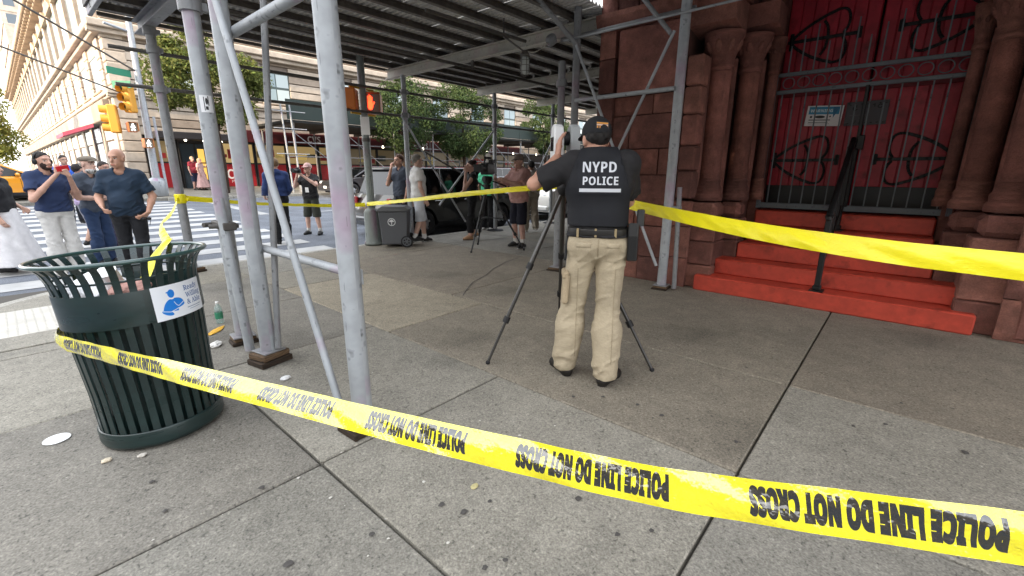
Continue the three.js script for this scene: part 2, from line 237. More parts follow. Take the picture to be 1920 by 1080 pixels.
// ---------- pavement shed (scaffold roof) round the corner ----------
const shed = thing('sidewalk_shed', 'grey steel scaffold shed roofing the corner pavement, corrugated deck on pipe posts', 'scaffold');
{
  const R = rng(21), r = 0.056;
  function timber(p, x, z, y, w, rot) { const hh = y / 2; for (let k = 0; k < 2; k++) part(p, 'timber_block', boxUV(cbox(w - k * 0.03, hh - 0.003, w * 0.8 - k * 0.02, 0.006), R() * 3, R() * 3), k ? Mat.wood : Mat.woodDark, [x, hh * (k + 0.5) + 0.001, z], [0, rot + k * 0.08, 0]); }
  function coupler(p, x, y, z, rr = 0.075, hgt = 0.09) { part(p, 'coupler', merge([pipe([x, y - hgt / 2, z], [x, y + hgt / 2, z], rr), boxAt(0.05, 0.06, 0.05, x + rr + 0.01, y, z)]), Mat.postDark); }
  function post(x, z, top, o = {}) {
    const y0 = o.base ?? 0.12; const p = part(shed, 'post', pipe([x, y0, z], [x, top, z], o.r ?? r, 20), o.mat ?? Mat.post);
    if (o.disc) part(p, 'base_disc', lathe([[0.0, 0.05], [0.06, 0.05], [0.07, 0.035], [0.2, 0.02], [0.21, 0], [0, 0]], 24).translate(x, 0.001, z), Mat.rubber);
    else { part(p, 'base_plate', cbox(0.17, 0.012, 0.17, 0.003), Mat.postDark, [x, y0 - 0.006, z], [0, o.rot ?? 0.1, 0]); if (y0 > 0.04) timber(p, x, z, y0 - 0.014, o.bw ?? 0.27, o.rot ?? 0.15); }
    for (const c of o.couplers ?? []) coupler(p, x, c, z);
    return p;
  }
  // avenue row
  const A = post(1.145, -2.14, 3.4, { base: 0.1, bw: 0.23, rot: 0.05, couplers: [2.33] });
  const B = post(1.16, -3.52, 3.4, { base: 0.11, bw: 0.25, rot: 0.2 });
  const C = post(1.17, -4.12, 3.4, { base: 0.08, bw: 0.2, rot: -0.1, couplers: [2.6] });
  part(C, 'sticker', new THREE.CylinderGeometry(0.0575, 0.0575, 0.12, 12, 1, true, -0.9, 1.5).translate(0, 1.93, 0), canvasMat((g, w, h) => { g.fillStyle = '#d9dadb'; g.fillRect(0, 0, w, h); g.fillStyle = '#151515'; g.fillRect(w * 0.3, h * 0.1, w * 0.06, h * 0.8); g.fillRect(w * 0.62, h * 0.05, w * 0.07, h * 0.55); g.beginPath(); g.arc(w * 0.52, h * 0.35, h * 0.2, 0, 7); g.fill(); g.fillRect(w * 0.4, h * 0.65, w * 0.2, h * 0.2); }, 256, 128), [1.17, 0, -4.12], [0, 0, 0]);
  // church-side row
  post(5.38, -2.17, 3.5, { base: 0.06, bw: 0.24, rot: 0.1, mat: Mat.post });
  const S = post(5.4, -3.6, 3.5, { base: 0.06, r: 0.05, mat: Mat.postDark }); post(5.4, -3.83, 2.9, { base: 0.06, r: 0.05, mat: Mat.postDark, couplers: [2.62] });
  part(shed, 'pipe_stub', merge([pipe([5.42, 0.02, -2.02], [5.40, 1.27, -2.06], 0.028), boxAt(0.1, 0.05, 0.14, 5.4, 1.02, -2.1)]), Mat.postDark);
  part(shed, 'pipe_stub', pipe([1.12, 0.03, -3.82], [1.1, 1.24, -3.93], 0.036, 16), Mat.post);
  part(shed, 'clamp', merge([boxAt(0.09, 0.06, 0.3, 1.13, 1.03, -4.01), pipe([1.02, 1.03, -3.98], [1.2, 1.03, -3.9], 0.018), pipe([1.2, 1.03, -4.2], [1.02, 1.03, -4.12], 0.018)]), Mat.steel);
  // side-street row
  post(1.7, -7.75, 3.26, { base: 0.08, couplers: [2.98, 2.5, 3.2], mat: Mat.postDark });
  for (const x of [5.62, 8.2, 10.55, 13.1, 15.7, 18.3, 21]) { post(x, -7.75, 3.26, { disc: x > 6, base: 0.04, mat: Mat.post, r: 0.048, couplers: [2.95, 2.52] }); }
  for (const x of [8.2, 10.9, 13.5, 16.1, 18.8]) post(x, -3.95, 3.26, { base: 0.06, mat: Mat.post, r: 0.05 });
  for (const y of [2.96, 2.52]) for (const [a, b] of [[1.25, 5.62], [5.62, 10.55], [10.55, 21.4]]) part(shed, 'rail', pipe([a + 0.01, y, -7.84], [b - 0.01, y, -7.84], 0.024), Mat.steel);
  // bars and diagonal braces of the avenue bay
  const flat = (p, dir) => boxAt(0.02, 0.09, 0.12, ...p, 0.008);
  part(shed, 'brace', merge([pipe([1.23, 2.33, -3.7], [1.23, 2.33, -2.1], 0.032, 16), flat([1.22, 2.33, -3.72])]), Mat.post);
  part(shed, 'brace', merge([pipe([1.235, 0.885, -3.62], [1.235, 0.885, -2.26], 0.027, 16), boxAt(0.014, 0.085, 0.13, 1.225, 0.885, -3.66, 0.005), boxAt(0.014, 0.085, 0.13, 1.225, 0.885, -2.22, 0.005)]), Mat.post);
  part(shed, 'brace', pipe([1.09, 2.75, -3.48], [1.09, 0.06, -2.27], 0.022, 14), Mat.post);
  part(shed, 'brace', pipe([1.2, 0.13, -3.44], [1.48, 3.3, -3.45], 0.022, 14), Mat.postDark);
  // bars and braces between the two church-side posts, and rods above
  part(shed, 'brace', pipe([5.32, 2.37, -2.2], [5.33, 2.37, -3.55], 0.026), Mat.post);
  part(shed, 'brace', pipe([5.31, 3.12, -3.75], [5.31, 3.15, 0.6], 0.013), Mat.post);
  part(shed, 'brace', pipe([5.47, 3.18, -3.9], [5.47, 3.2, -2.1], 0.03), Mat.postDark);
  part(shed, 'brace', pipe([5.30, 3.04, -3.55], [5.31, 0.3, -2.23], 0.018), Mat.post);
  part(shed, 'brace', pipe([5.345, 2.98, -2.27], [5.345, 0.4, -3.52], 0.018), Mat.post);
  part(shed, 'brace', pipe([5.33, 2.95, -2.3], [5.33, 3.42, -2.7], 0.026), Mat.postDark);
  part(shed, 'brace', pipe([5.34, 3.02, -3.54], [4.6, 3.62, -3.85], 0.03), Mat.postDark);
  part(shed, 'brace', pipe([5.5, 2.5, -7.7], [6.9, 0.35, -7.45], 0.02), Mat.post);
  part(shed, 'brace', pipe([8.1, 2.4, -7.68], [6.2, 0.75, -7.5], 0.022), Mat.post);
  part(shed, 'brace', pipe([10.4, 2.2, -7.68], [8.9, 0.4, -7.6], 0.02), Mat.post);
  part(shed, 'brace', pipe([5.75, 1.95, -7.66], [7.9, 1.02, -7.62], 0.02), Mat.steel);
  // header beams (I-section) along the avenue direction
  const ibeam = (L, h, w) => merge([boxAt(w, 0.018, L, 0, h / 2 - 0.009, 0, 0.003), boxAt(w, 0.018, L, 0, -h / 2 + 0.009, 0, 0.003), boxAt(0.014, h - 0.038, L, 0, 0, 0, 0.002)]);
  for (const [x, z0, z1, mt] of [[1.7, -8.28, -4.5, Mat.postDark], [5.66, -8.32, -2.9, Mat.white], [8.2, -8.32, -3.75, Mat.white], [10.55, -8.32, -3.75, Mat.white], [13.1, -8.32, -3.75, Mat.white], [15.7, -8.32, -3.75, Mat.white], [18.3, -8.32, -3.75, Mat.white]])
    part(shed, 'header_beam', ibeam(z1 - z0, 0.17, 0.13), mt, [x, 3.33, (z0 + z1) / 2]);
  part(shed, 'header_beam', ibeam(7, 0.17, 0.13), Mat.postDark, [1.2, 3.5 - 0.04, -0.5]); part(shed, 'header_beam', ibeam(8.6, 0.17, 0.13), Mat.postDark, [5.36, 3.52, 1.4]);
  // joists along the side street, resting on the headers
  const jst = L => merge([boxAt(L, 0.01, 0.07, 0, 0.037, 0, 0.002), boxAt(L, 0.01, 0.07, 0, -0.037, 0, 0.002), boxAt(L, 0.062, 0.01, 0, 0, 0, 0.002)]);
  const J1 = jst(4.7), J2 = jst(2.72), J3 = jst(5.0);
  for (let k = 0; k < 10; k++) { const z = -8.06 + k * 0.475, dz = R() * 0.05; part(shed, 'joist', J1, Mat.joist, [3.55, 3.459, z]); for (let b = 0; b < 6; b++) if (z < -3.7) part(shed, 'joist', J2, Mat.joist, [6.95 + b * 2.55, 3.459, z + (b % 2 ? 0.1 : -0.09) + dz]); }
  for (let k = 0; k < 14; k++) part(shed, 'joist', J1, Mat.joist, [3.55, 3.65, -3.2 + k * 0.475]);
  // corrugated deck sheets
  const corr = (w, L) => { const per = 0.085, n = Math.round(w / per), P = []; const pf = [[0, 0], [0.2, 0], [0.36, 1], [0.64, 1], [0.8, 0], [1, 0]]; for (let i = 0; i < n; i++) for (let k = 0; k < 5; k++) { const x0 = (i + pf[k][0]) * per, x1 = (i + pf[k + 1][0]) * per, y0 = pf[k][1] * 0.034, y1 = pf[k + 1][1] * 0.034; P.push(x0, y0, 0, x0, y0, L, x1, y1, L, x0, y0, 0, x1, y1, L, x1, y1, 0); } return fromTris(P); };
  const D1 = corr(0.85, 2.5), D2 = corr(0.85, 3.2);
  for (let x = 1.26; x < 21; x += 0.852) for (const z of [-8.36, -5.88]) { part(shed, 'deck_sheet', D1, Mat.deck, [x, 3.504 + (R() - 0.5) * 0.003, z]); }
  for (let x = 1.26; x < 5.6; x += 0.852) for (const z of [-3.385, -0.2]) part(shed, 'deck_sheet', D2, Mat.deck, [x, 3.696, z]);
  // plywood parapet boards along the edges
  for (let x = 1.2; x < 20; x += 2.45) part(shed, 'parapet_board', boxUV(cbox(2.43, 1.15, 0.02, 0.003), x), Mat.joist, [x + 1.22, 4.06, -8.42]);
  for (let z = -8.42; z < 3; z += 2.45) part(shed, 'parapet_board', boxUV(cbox(0.02, 1.15, 2.43, 0.003), z), Mat.joist, [1.19, 4.06, z + 1.24]);
  part(shed, 'edge_board', cbox(0.05, 0.16, 5, 0.005), Mat.postDark, [1.16 + 0.07, 3.47, -5.9]);
  part(shed, 'edge_board', cbox(19, 0.05, 0.04, 0.005), Mat.joist, [10.8, 3.44, -8.38]);
}
function canvasMat(draw, w = 512, h = 256, o = {}) { return new THREE.MeshPhysicalMaterial({ map: canvasTex(w, h, draw), roughness: 0.5, ...o }); }
{ // lamp wiring under the deck
  const c = thing('electrical_conduit', 'dark lamp conduit strung under the scaffold deck to the side street', 'conduit'); part(c, 'pipe', merge([pipe([1.8, 3.14, -5.95], [13, 3.14, -5.75], 0.024), ...[5.66, 8.2, 10.55].map(x => boxAt(0.03, 0.14, 0.06, x, 3.2, -5.85))]), Mat.steel);
  const c2 = thing('electrical_conduit', 'short dark conduit under the deck ending at the caged lamp', 'conduit'); part(c2, 'pipe', pipe([3.6, 3.22, -4.47], [5.3, 3.22, -4.4], 0.022), Mat.steel); part(c2, 'hanger', pipe([4.88, 3.22, -4.43], [4.88, 3.42, -4.43], 0.012), Mat.steel); part(c2, 'junction_box', lathe([[0, 0.07], [0.05, 0.06], [0.085, 0], [0.05, -0.06], [0, -0.07]], 16).rotateZ(1.57).translate(5.3, 3.16, -3.95), Mat.postDark);
  const l = thing('caged_lamp', 'unlit jar lamp in a wire cage hanging under the scaffold deck', 'lamp', [4.87, 2.7, -4.05]);
  part(l, 'glass_jar', lathe([[0.001, -0.02], [0.045, -0.01], [0.055, 0.05], [0.055, 0.16], [0.04, 0.2], [0.001, 0.2]], 16), M(0xdfe3df, 0.15, { transmission: 0.6, thickness: 0 }));
  part(l, 'cap', lathe([[0.001, 0.27], [0.03, 0.27], [0.062, 0.22], [0.062, 0.195], [0.001, 0.195]], 16), Mat.steel);
  const cg = []; for (let k = 0; k < 6; k++) { const t = k / 6 * 6.283; cg.push(tubePath([[Math.cos(t) * 0.063, 0.2, Math.sin(t) * 0.063], [Math.cos(t) * 0.066, 0.08, Math.sin(t) * 0.066], [Math.cos(t) * 0.05, -0.02, Math.sin(t) * 0.05], [0, -0.045, 0]], 0.004, 10, 5)); } for (const y of [0.02, 0.09, 0.15]) cg.push(new THREE.TorusGeometry(0.066, 0.004, 5, 18).rotateX(1.57).translate(0, y, 0));
  part(l, 'cage', merge(cg), Mat.steel); part(l, 'bracket', pipe([0, 0.25, 0], [0.01, 0.5, -0.38], 0.012), Mat.steel); part(l, 'wire', tubePath([[0, 0.26, 0], [0.18, 0.28, 0.03], [0.3, 0.36, 0.06], [0.43, 0.46, 0.1]], 0.008, 14, 5), Mat.white);
}

// ---------- church portal ----------
const church = thing('church', 'dark brownstone church front with columned portal and red painted steps', 'church');
{
  const R = rng(33);
  const rough = (seed) => { // rock-faced block, unit size, the worked face towards -x
    const nY = 5, nZ = 6, P = [], pt = (j, i) => { const y = j / nY - 0.5, z = i / nZ - 0.5, e = Math.min(1, 4 * Math.min(0.5 - Math.abs(y), 0.5 - Math.abs(z)) + 0.05); return [-0.5 - 0.5 * e * (0.3 + 0.7 * noise3(y * 3 + seed * 7, z * 4 + seed * 3, seed)), y, z]; };
    for (let j = 0; j < nY; j++) for (let i = 0; i < nZ; i++) { const a = pt(j, i), b = pt(j, i + 1), c = pt(j + 1, i + 1), d = pt(j + 1, i); P.push(...a, ...b, ...c, ...a, ...c, ...d); }
    const e = [[-0.5, -0.5], [-0.5, 0.5], [0.5, 0.5], [0.5, -0.5]];
    for (let k = 0; k < 4; k++) { const [y0, z0] = e[k], [y1, z1] = e[(k + 1) % 4]; P.push(-0.5, y0, z0, 0.5, y0, z0, 0.5, y1, z1, -0.5, y0, z0, 0.5, y1, z1, -0.5, y1, z1); }
    const g = new THREE.BufferGeometry(); g.setAttribute('position', new THREE.BufferAttribute(new Float32Array(P), 3)); g.computeVertexNormals(); return g;
  };
  const RG = [1, 2, 3, 4, 5, 6].map(rough);
  const scaled = (g, sx, sy, sz) => boxUV(g.clone().scale(sx, sy, sz), R() * 9, R() * 9);
  const br = () => Mat.brown[Math.floor(R() * 5)];
  // rubble-coursed wall from z0 to z1 with its face near x
  function coursed(x, z0, z1, y0, y1, hs, ls, prot = 0.05) {
    let y = y0, row = 0; while (y < y1 - 0.05) { const h = Math.min(hs[row % hs.length], y1 - y); let z = z0, k = 0; const off = (row % 2) * 0.4; while (z < z1 - 0.04) { let L = ls[0] + (ls[1] - ls[0]) * R(); if (k === 0 && row % 2) L *= 0.6; if (z1 - z - L < 0.2) L = z1 - z; part(church, 'stone', scaled(RG[Math.floor(R() * 6)], prot, h - 0.014, L - 0.014), br(), [x + prot / 2 + (R() - 0.5) * 0.02, y + h / 2, z + L / 2]); z += L; k++; } y += h; row++; }
  }
  part(church, 'core', merge([span(5.72, 8, 0, 9, -3.38, -2.24, 0.005), span(5.72, 8, 0, 9, 1.04, 9, 0.005), span(7.25, 8, 0, 9, -2.2, 1.0, 0.005), span(5.75, 7.2, 3.75, 9, -2.3, 1.1, 0.005)]), Mat.mortar);
  part(church, 'core', span(7.9, 26, 0, 14, -3.36, 9, 0.01), Mat.mortar);
  coursed(5.64, -3.4, -3.16, 0, 6, [0.42, 0.36, 0.45], [0.3, 0.4], 0.08);
  coursed(5.68, -3.16, -2.22, 0, 2.4, [0.33, 0.42, 0.28, 0.38], [0.35, 0.7], 0.06);
  // smooth ashlar panel, string course and wall above
  part(church, 'ashlar', boxUV(cbox(0.12, 0.78, 0.86, 0.02)), Mat.brown[0], [5.68, 2.8, -2.68]); part(church, 'string_course', boxUV(extrude([[0, 0], [-0.16, 0.05], [-0.2, 0.14], [-0.2, 0.2], [0, 0.2]], 1.24, 0.006)), Mat.brown[3], [5.72, 3.19, -3.4]);
  coursed(5.68, -3.3, -2.24, 3.42, 6, [0.4, 0.45], [0.4, 0.8], 0.06); coursed(5.68, 1.5, 6, 0, 6, [0.38, 0.45, 0.4], [0.5, 0.9], 0.06);
  // coursed quoins of the outer jamb
  for (const s of [-1, 1]) { const zc = z => -0.6 + s * (z + 0.6) * -1; // mirror about the door axis
    const mz = z => s < 0 ? z : -1.2 - z;
    let y = 1.12; for (const h of [0.34, 0.3, 0.36, 0.32, 0.34]) { part(church, 'stone', boxUV(cbox(0.26, h - 0.012, 0.2, 0.02), R() * 5), br(), [5.8, y + h / 2, mz(-2.12)]); y += h; }
    // nook shafts: two big colonnettes and slim fillets between
    const shaft = (x, z, rr, mat) => { const c = part(church, 'column', lathe([[rr * 1.02, 1.36], [rr, 1.5], [rr * 0.97, 2.55], [rr * 0.97, 2.62]], 24), mat, [x, 0, mz(z)]); { const g = c.geometry; boxUV(g); }
      part(c, 'base', lathe([[rr * 1.45, 1.1], [rr * 1.5, 1.16], [rr * 1.28, 1.2], [rr * 1.35, 1.25], [rr * 1.12, 1.3], [rr * 1.18, 1.34], [rr * 1.02, 1.37]], 24), br());
      part(c, 'capital', lathe([[rr * 1.0, 2.6], [rr * 1.15, 2.62], [rr * 1.12, 2.66], [rr * 1.0, 2.68], [rr * 1.2, 2.78], [rr * 1.75, 2.97], [rr * 1.8, 3.02]], 18), br());
      const lv = []; for (let k = 0; k < 8; k++) { const t = k / 8 * 6.283; lv.push(new THREE.SphereGeometry(rr * 0.42, 7, 5).scale(0.6, 1.5, 0.8).rotateZ(-0.5).translate(rr * 1.35, 2.86, 0).rotateY(t)); } part(c, 'capital_leaves', boxUV(merge(lv)), br()); return c; };
    shaft(6.0, -1.93, 0.125, Mat.brown[0]); shaft(6.33, -1.69, 0.115, Mat.brown[1]); shaft(6.62, -1.5, 0.06, Mat.brown[2]);
    for (const [x, z] of [[6.17, -1.84], [6.48, -1.6], [5.88, -2.05]]) part(church, 'fillet', boxUV(cbox(0.07, 1.66, 0.07, 0.012)), Mat.brown[2], [x, 1.94, mz(z)], [0, 0.7, 0]);
    // stepped jamb behind the shafts
    part(church, 'jamb', boxUV(span(6.1, 7.24, 0, 3.7, mz(-2.2), mz(-1.86), 0.01)), Mat.brown[4]); part(church, 'jamb', boxUV(span(6.42, 7.24, 0, 3.7, mz(-1.857), mz(-1.62), 0.01)), Mat.brown[4]); part(church, 'jamb', boxUV(span(6.72, 7.24, 0, 3.7, mz(-1.617), mz(-1.5), 0.01)), Mat.brown[2]);
    // impost block over the capitals, chamfered
    part(church, 'impost', boxUV(extrude([[0, 0], [-0.34, 0.06], [-0.38, 0.2], [-0.38, 0.3], [0.1, 0.3], [0.1, 0]], 0.5, 0.01)), Mat.brown[3], [6.02, 3.02, s < 0 ? -2.24 : -1.2 + 1.74]);
    part(church, 'impost', boxUV(extrude([[0, 0], [-0.26, 0.06], [-0.3, 0.18], [-0.3, 0.28], [0.1, 0.28], [0.1, 0]], 0.42, 0.01)), Mat.brown[0], [6.42, 3.025, s < 0 ? -1.84 : 0.22]);
    part(church, 'voussoir', boxUV(span(5.7, 6.5, 3.33, 3.74, mz(-2.24), mz(-1.7), 0.015)), Mat.brown[1]);
    // pedestals under the shafts, coursed
    for (const [x, z, w] of [[5.95, -1.93, 0.46], [6.3, -1.7, 0.32]]) { let yy = 0, k = 0; for (const h of [0.3, 0.3, 0.28, 0.2]) { part(church, 'stone', boxUV(cbox(w * (k === 3 ? 0.86 : 1), h - 0.008, w * (k === 3 ? 0.86 : 1), k === 3 ? 0.05 : 0.015), R() * 5), br(), [x + (k === 3 ? 0 : 0), yy + h / 2, mz(z)], [0, k === 3 ? 0 : 0, 0]); yy += h; k++; } }
    let yy = 0; for (const h of [0.38, 0.4, 0.32]) { part(church, 'stone', scaled(RG[Math.floor(R() * 6)], 0.07, h - 0.012, 0.24), br(), [5.67, yy + h / 2, mz(-2.11)]); yy += h; }
    if (s > 0) part(church, 'plinth', boxUV(cbox(0.5, 0.86, 0.62, 0.05)), Mat.brown[2], [5.86, 0.43, 1.18]);
  }
  part(church, 'tympanum', span(6.9, 7.2, 3.7, 5, -2.2, 1.0, 0.01), Mat.brown[4]);
  // five red steps
  const fx = [5.62, 5.88, 6.14, 6.41, 6.67], zz = [[-1.86, 0.66], [-1.71, 0.52], [-1.53, 0.33], [-1.5, 0.3], [-1.497, 0.29]];
  fx.forEach((x, i) => { const h = 0.192; part(church, 'step', boxUV(span(x, 7.05, i * h + (i ? 0.001 : 0), (i + 1) * h, zz[i][0], zz[i][1], 0.014), R() * 4), Mat.step); });
  // door: two plank leaves, kick plate, transom band, strap hinges
  for (const s of [0, 1]) {
    const leaf = part(church, 'door', cbox(0.05, 3.3, 0.93, 0.004), Mat.door, [7.08, 2.62, -1.03 + s * 0.955]);
    for (let k = 0; k < 7; k++) part(leaf, 'plank', boxUV(cbox(0.03, 3.28, 0.126, 0.006), R() * 5), Mat.door, [-0.03, 0, -0.396 + k * 0.132]);
    part(leaf, 'kick_plate', cbox(0.012, 0.3, 0.9, 0.003), M(0x16181c, 0.4, { map: T.steel }), [-0.054, -1.49, 0]); part(leaf, 'transom_band', cbox(0.02, 0.07, 0.93, 0.006), M(0x6d0d18, 0.5), [-0.05, -0.2, 0]);
    const sg = s ? -1 : 1; // hinges point to the door's middle
    for (const y of [-1.02, 0.42]) {
      const L = [], riv = [], put = (a, b, r0, r1, n = 7) => { const d = V(0, b[0] - a[0], b[1] - a[1]); L.push(boxAt(0.014, r0 * 2, d.length(), 0, 0, 0, 0.003).rotateX(-Math.atan2(d.y, d.z)).translate(0, (a[0] + b[0]) / 2, (a[1] + b[1]) / 2)); for (let i = 0; i < n; i++) { const t = (i + 0.5) / n; riv.push(new THREE.SphereGeometry(0.015, 6, 4).scale(0.7, 1, 1).translate(-0.008, a[0] + (b[0] - a[0]) * t, a[1] + (b[1] - a[1]) * t)); } };
      const curve = (a, c, b, r0, n = 5) => { let q = a; for (let i = 1; i <= n; i++) { const t = i / n, w = [(1 - t) ** 2 * a[0] + 2 * t * (1 - t) * c[0] + t * t * b[0], (1 - t) ** 2 * a[1] + 2 * t * (1 - t) * c[1] + t * t * b[1]]; put(q, w, r0, 0, 2); q = w; } };
      put([0, -0.44], [0, 0.3], 0.019); for (const m of [1, -1]) { curve([0, -0.42], [0.2 * m, -0.24], [0.29 * m, 0.06], 0.017); curve([0.29 * m, 0.06], [0.3 * m, 0.15], [0.22 * m, 0.17], 0.014, 3); curve([0.22 * m, 0.17], [0.1 * m, 0.2], [0.02 * m, 0.13], 0.014, 4); curve([0.19 * m, -0.08], [0.14 * m, -0.02], [0.02 * m, -0.02], 0.015, 3); } put([-0.1, -0.4], [0.1, -0.4], 0.02); put([-0.06, 0.29], [0.06, 0.29], 0.024);
      const hg = part(leaf, 'strap_hinge', boxUV(merge(L)), Mat.iron, [-0.056, y, 0], [0, 0, 0]); if (sg < 0) hg.scale.z = -1; part(hg, 'rivets', merge(riv), Mat.iron);
    }
  }
}
{ // iron gate before the door
  const g = thing('iron_gate', 'grey painted iron bar gate standing in front of the red church door', 'gate', [6.74, 0.985, -0.56]);
  const W = 1.86, h = 0.05;
  part(g, 'bottom_rail', cbox(0.035, 0.07, W, 0.005), Mat.gate, [0, 0.04, 0]);
  for (const s of [-1, 1]) part(g, 'stile', cbox(0.045, s > 0 ? 2.25 : 1.86, 0.055, 0.006), Mat.gate, [0, s > 0 ? 1.125 : 0.93, s * W / 2]);
  for (const y of [1.43, 1.63]) part(g, 'rail', cbox(0.04, 0.045, W - 0.06, 0.005), Mat.gate, [0, y, 0]);
  const n = 14; for (let k = 0; k < n; k++) { const z = -W / 2 + 0.1 + k * (W - 0.2) / (n - 1); part(g, 'bar', cbox(0.014, 1.34, 0.014, 0.002), Mat.gate, [0, 0.745, z]); const e = part(g, 'bar', cbox(0.014, 0.3 + (k % 3) * 0.1, 0.014, 0.002), Mat.gate, [0, 1.65 + (0.3 + (k % 3) * 0.1) / 2, z + 0.03]); }
  for (let k = 0; k < 11; k++) part(g, 'ring', new THREE.TorusGeometry(0.062, 0.006, 6, 22).rotateY(1.57), Mat.gate, [0, 1.53, -W / 2 + 0.15 + k * 0.158]);
  part(g, 'centre_mullion', cbox(0.03, 1.36, 0.035, 0.004), Mat.iron, [-0.01, 0.74, 0.02]); part(g, 'lock_box', cbox(0.06, 0.16, 0.07, 0.008), Mat.iron, [-0.02, 0.8, 0.05]);
  const s1 = solo("warning_sign", 'white and blue WARNING notice fixed behind the gate bars', 'sign', fitUV(cbox(0.006, 0.24, 0.38, 0.002), "z", "y"), canvasMat((c, w, hh) => { c.fillStyle = '#e9e6e6'; c.fillRect(0, 0, w, hh); c.fillStyle = '#2f8fb4'; c.fillRect(w * 0.06, hh * 0.06, w * 0.84, hh * 0.36); c.fillStyle = '#e6f2f4'; c.font = 'bold 66px sans-serif'; c.textBaseline = 'middle'; c.fillText('WARNING', w * 0.1, hh * 0.25, w * 0.72); c.fillStyle = '#2a6f96'; c.beginPath(); c.moveTo(w * 0.72, hh * 0.06); c.lineTo(w * 0.9, hh * 0.06); c.lineTo(w * 0.76, hh * 0.6); c.fill(); c.fillStyle = '#333'; c.beginPath(); c.ellipse(w * 0.4, hh * 0.55, w * 0.14, hh * 0.07, 0, 0, 7); c.fill(); c.beginPath(); c.arc(w * 0.68, hh * 0.53, 12, 0, 7); c.fill(); c.fillRect(w * 0.12, hh * 0.5, w * 0.06, hh * 0.1); c.fillStyle = '#555'; c.fillRect(w * 0.1, hh * 0.68, w * 0.6, hh * 0.045); c.fillRect(w * 0.1, hh * 0.8, w * 0.55, hh * 0.03); c.fillStyle = '#8a8a8a'; c.fillRect(w * 0.1, hh * 0.88, w * 0.6, hh * 0.02); }, 512, 320), [6.99, 2.13, -0.95], [0.06, 0, 0]);
  const s2 = thing('metal_plate', 'dark metal plate with painted-over marks beside the warning notice', 'plate', [6.99, 2.13, -0.53], 0);
  part(s2, "plate", fitUV(cbox(0.006, 0.27, 0.4, 0.003), "z", "y"), canvasMat((c, w, hh) => { c.fillStyle = '#4a474b'; c.fillRect(0, 0, w, hh); c.fillStyle = '#0e0e10'; for (let k = 0; k < 7; k++) { c.beginPath(); c.ellipse(w * (0.09 + k * 0.14), hh * (0.13 + 0.03 * Math.sin(k * 2)), 14, 10, 0, 0, 7); c.fill(); c.beginPath(); c.ellipse(w * (0.09 + k * 0.14), hh * 0.9, 15, 8, 0, 0, 7); c.fill(); } c.lineWidth = 16; c.strokeStyle = '#0c0c0e'; for (const [a, b, r] of [[0.22, 0.28, 26], [0.8, 0.24, 24]]) { c.beginPath(); c.arc(w * a, hh * b, r, 0.3, 5.6); c.stroke(); } c.fillRect(w * 0.5, hh * 0.14, 14, 56); c.fillRect(w * 0.66, hh * 0.12, 12, 50); c.fillRect(w * 0.44, hh * 0.7, 12, 60); c.fillRect(w * 0.26, hh * 0.78, 10, 40); c.fillStyle = '#6a6468'; c.fillRect(w * 0.1, hh * 0.56, w * 0.4, 6); }, 512, 352));
  const bl = []; for (const [y, z] of [[0.115, -0.18], [0.115, 0.18], [-0.115, -0.18], [-0.115, 0.18]]) part(s2, 'bolt', new THREE.SphereGeometry(0.01, 8, 5), Mat.steel, [-0.005, y, z]);
}
{ // handrail on the steps
  const hr = thing('handrail', 'black iron handrail climbing the middle of the red steps', 'handrail', [0, 0, -0.57]);
  const post = (x, y0, y1) => { const p = part(hr, 'newel_post', merge([boxAt(0.055, y1 - y0, 0.055, x, (y0 + y1) / 2, 0, 0.008)]), Mat.iron); part(p, 'foot_plate', merge([boxAt(0.13, 0.016, 0.13, x, y0 + 0.008, 0, 0.003), boxAt(0.08, 0.05, 0.08, x, y0 + 0.041, 0, 0.01)]), Mat.iron); part(p, 'collar', boxAt(0.075, 0.03, 0.075, x, y1 - 0.08, 0, 0.006), Mat.iron); };
  post(5.7, 0.193, 1.08); post(6.58, 0.769, 1.8);
  part(hr, 'rail', merge([pipe([5.62, 1.0, 0], [6.62, 1.82, 0], 0.028, 12), boxAt(0.05, 0.05, 0.05, 5.61, 0.99, 0, 0.012)]), Mat.iron); part(hr, 'lower_rail', pipe([5.73, 0.42, 0], [6.56, 1.06, 0], 0.016, 10), Mat.iron);
  for (let k = 1; k < 5; k++) { const t = k / 5; part(hr, 'baluster', pipe([5.7 + 0.88 * t, 0.42 + 0.64 * t, 0], [5.7 + 0.88 * t, 1.06 + 0.73 * t, 0], 0.008, 8), Mat.iron); }
}

// ---------- corner block across the side street ----------
function fitUV(g, axU, axV) { g.computeBoundingBox(); const b = g.boundingBox, p = g.attributes.position, u = g.attributes.uv, f = { x: i => (p.getX(i) - b.min.x) / (b.max.x - b.min.x), y: i => (p.getY(i) - b.min.y) / (b.max.y - b.min.y), z: i => (p.getZ(i) - b.min.z) / (b.max.z - b.min.z), X: i => 1 - (p.getX(i) - b.min.x) / (b.max.x - b.min.x), Z: i => 1 - (p.getZ(i) - b.min.z) / (b.max.z - b.min.z) }; for (let i = 0; i < p.count; i++) u.setXY(i, f[axU](i), f[axV](i)); return g; }
const glassB = M(0x39434a, 0.08, { metalness: 0.1 }), glassLit = [M(0x9fb0b4, 0.12), M(0x6d7d84, 0.1), M(0xc3cfcf, 0.18)];
const X0 = 4.5, Z0 = -29;
const corner = thing('corner_building', 'pale stone corner building with banded walls and red shopfront across the side street', 'building');
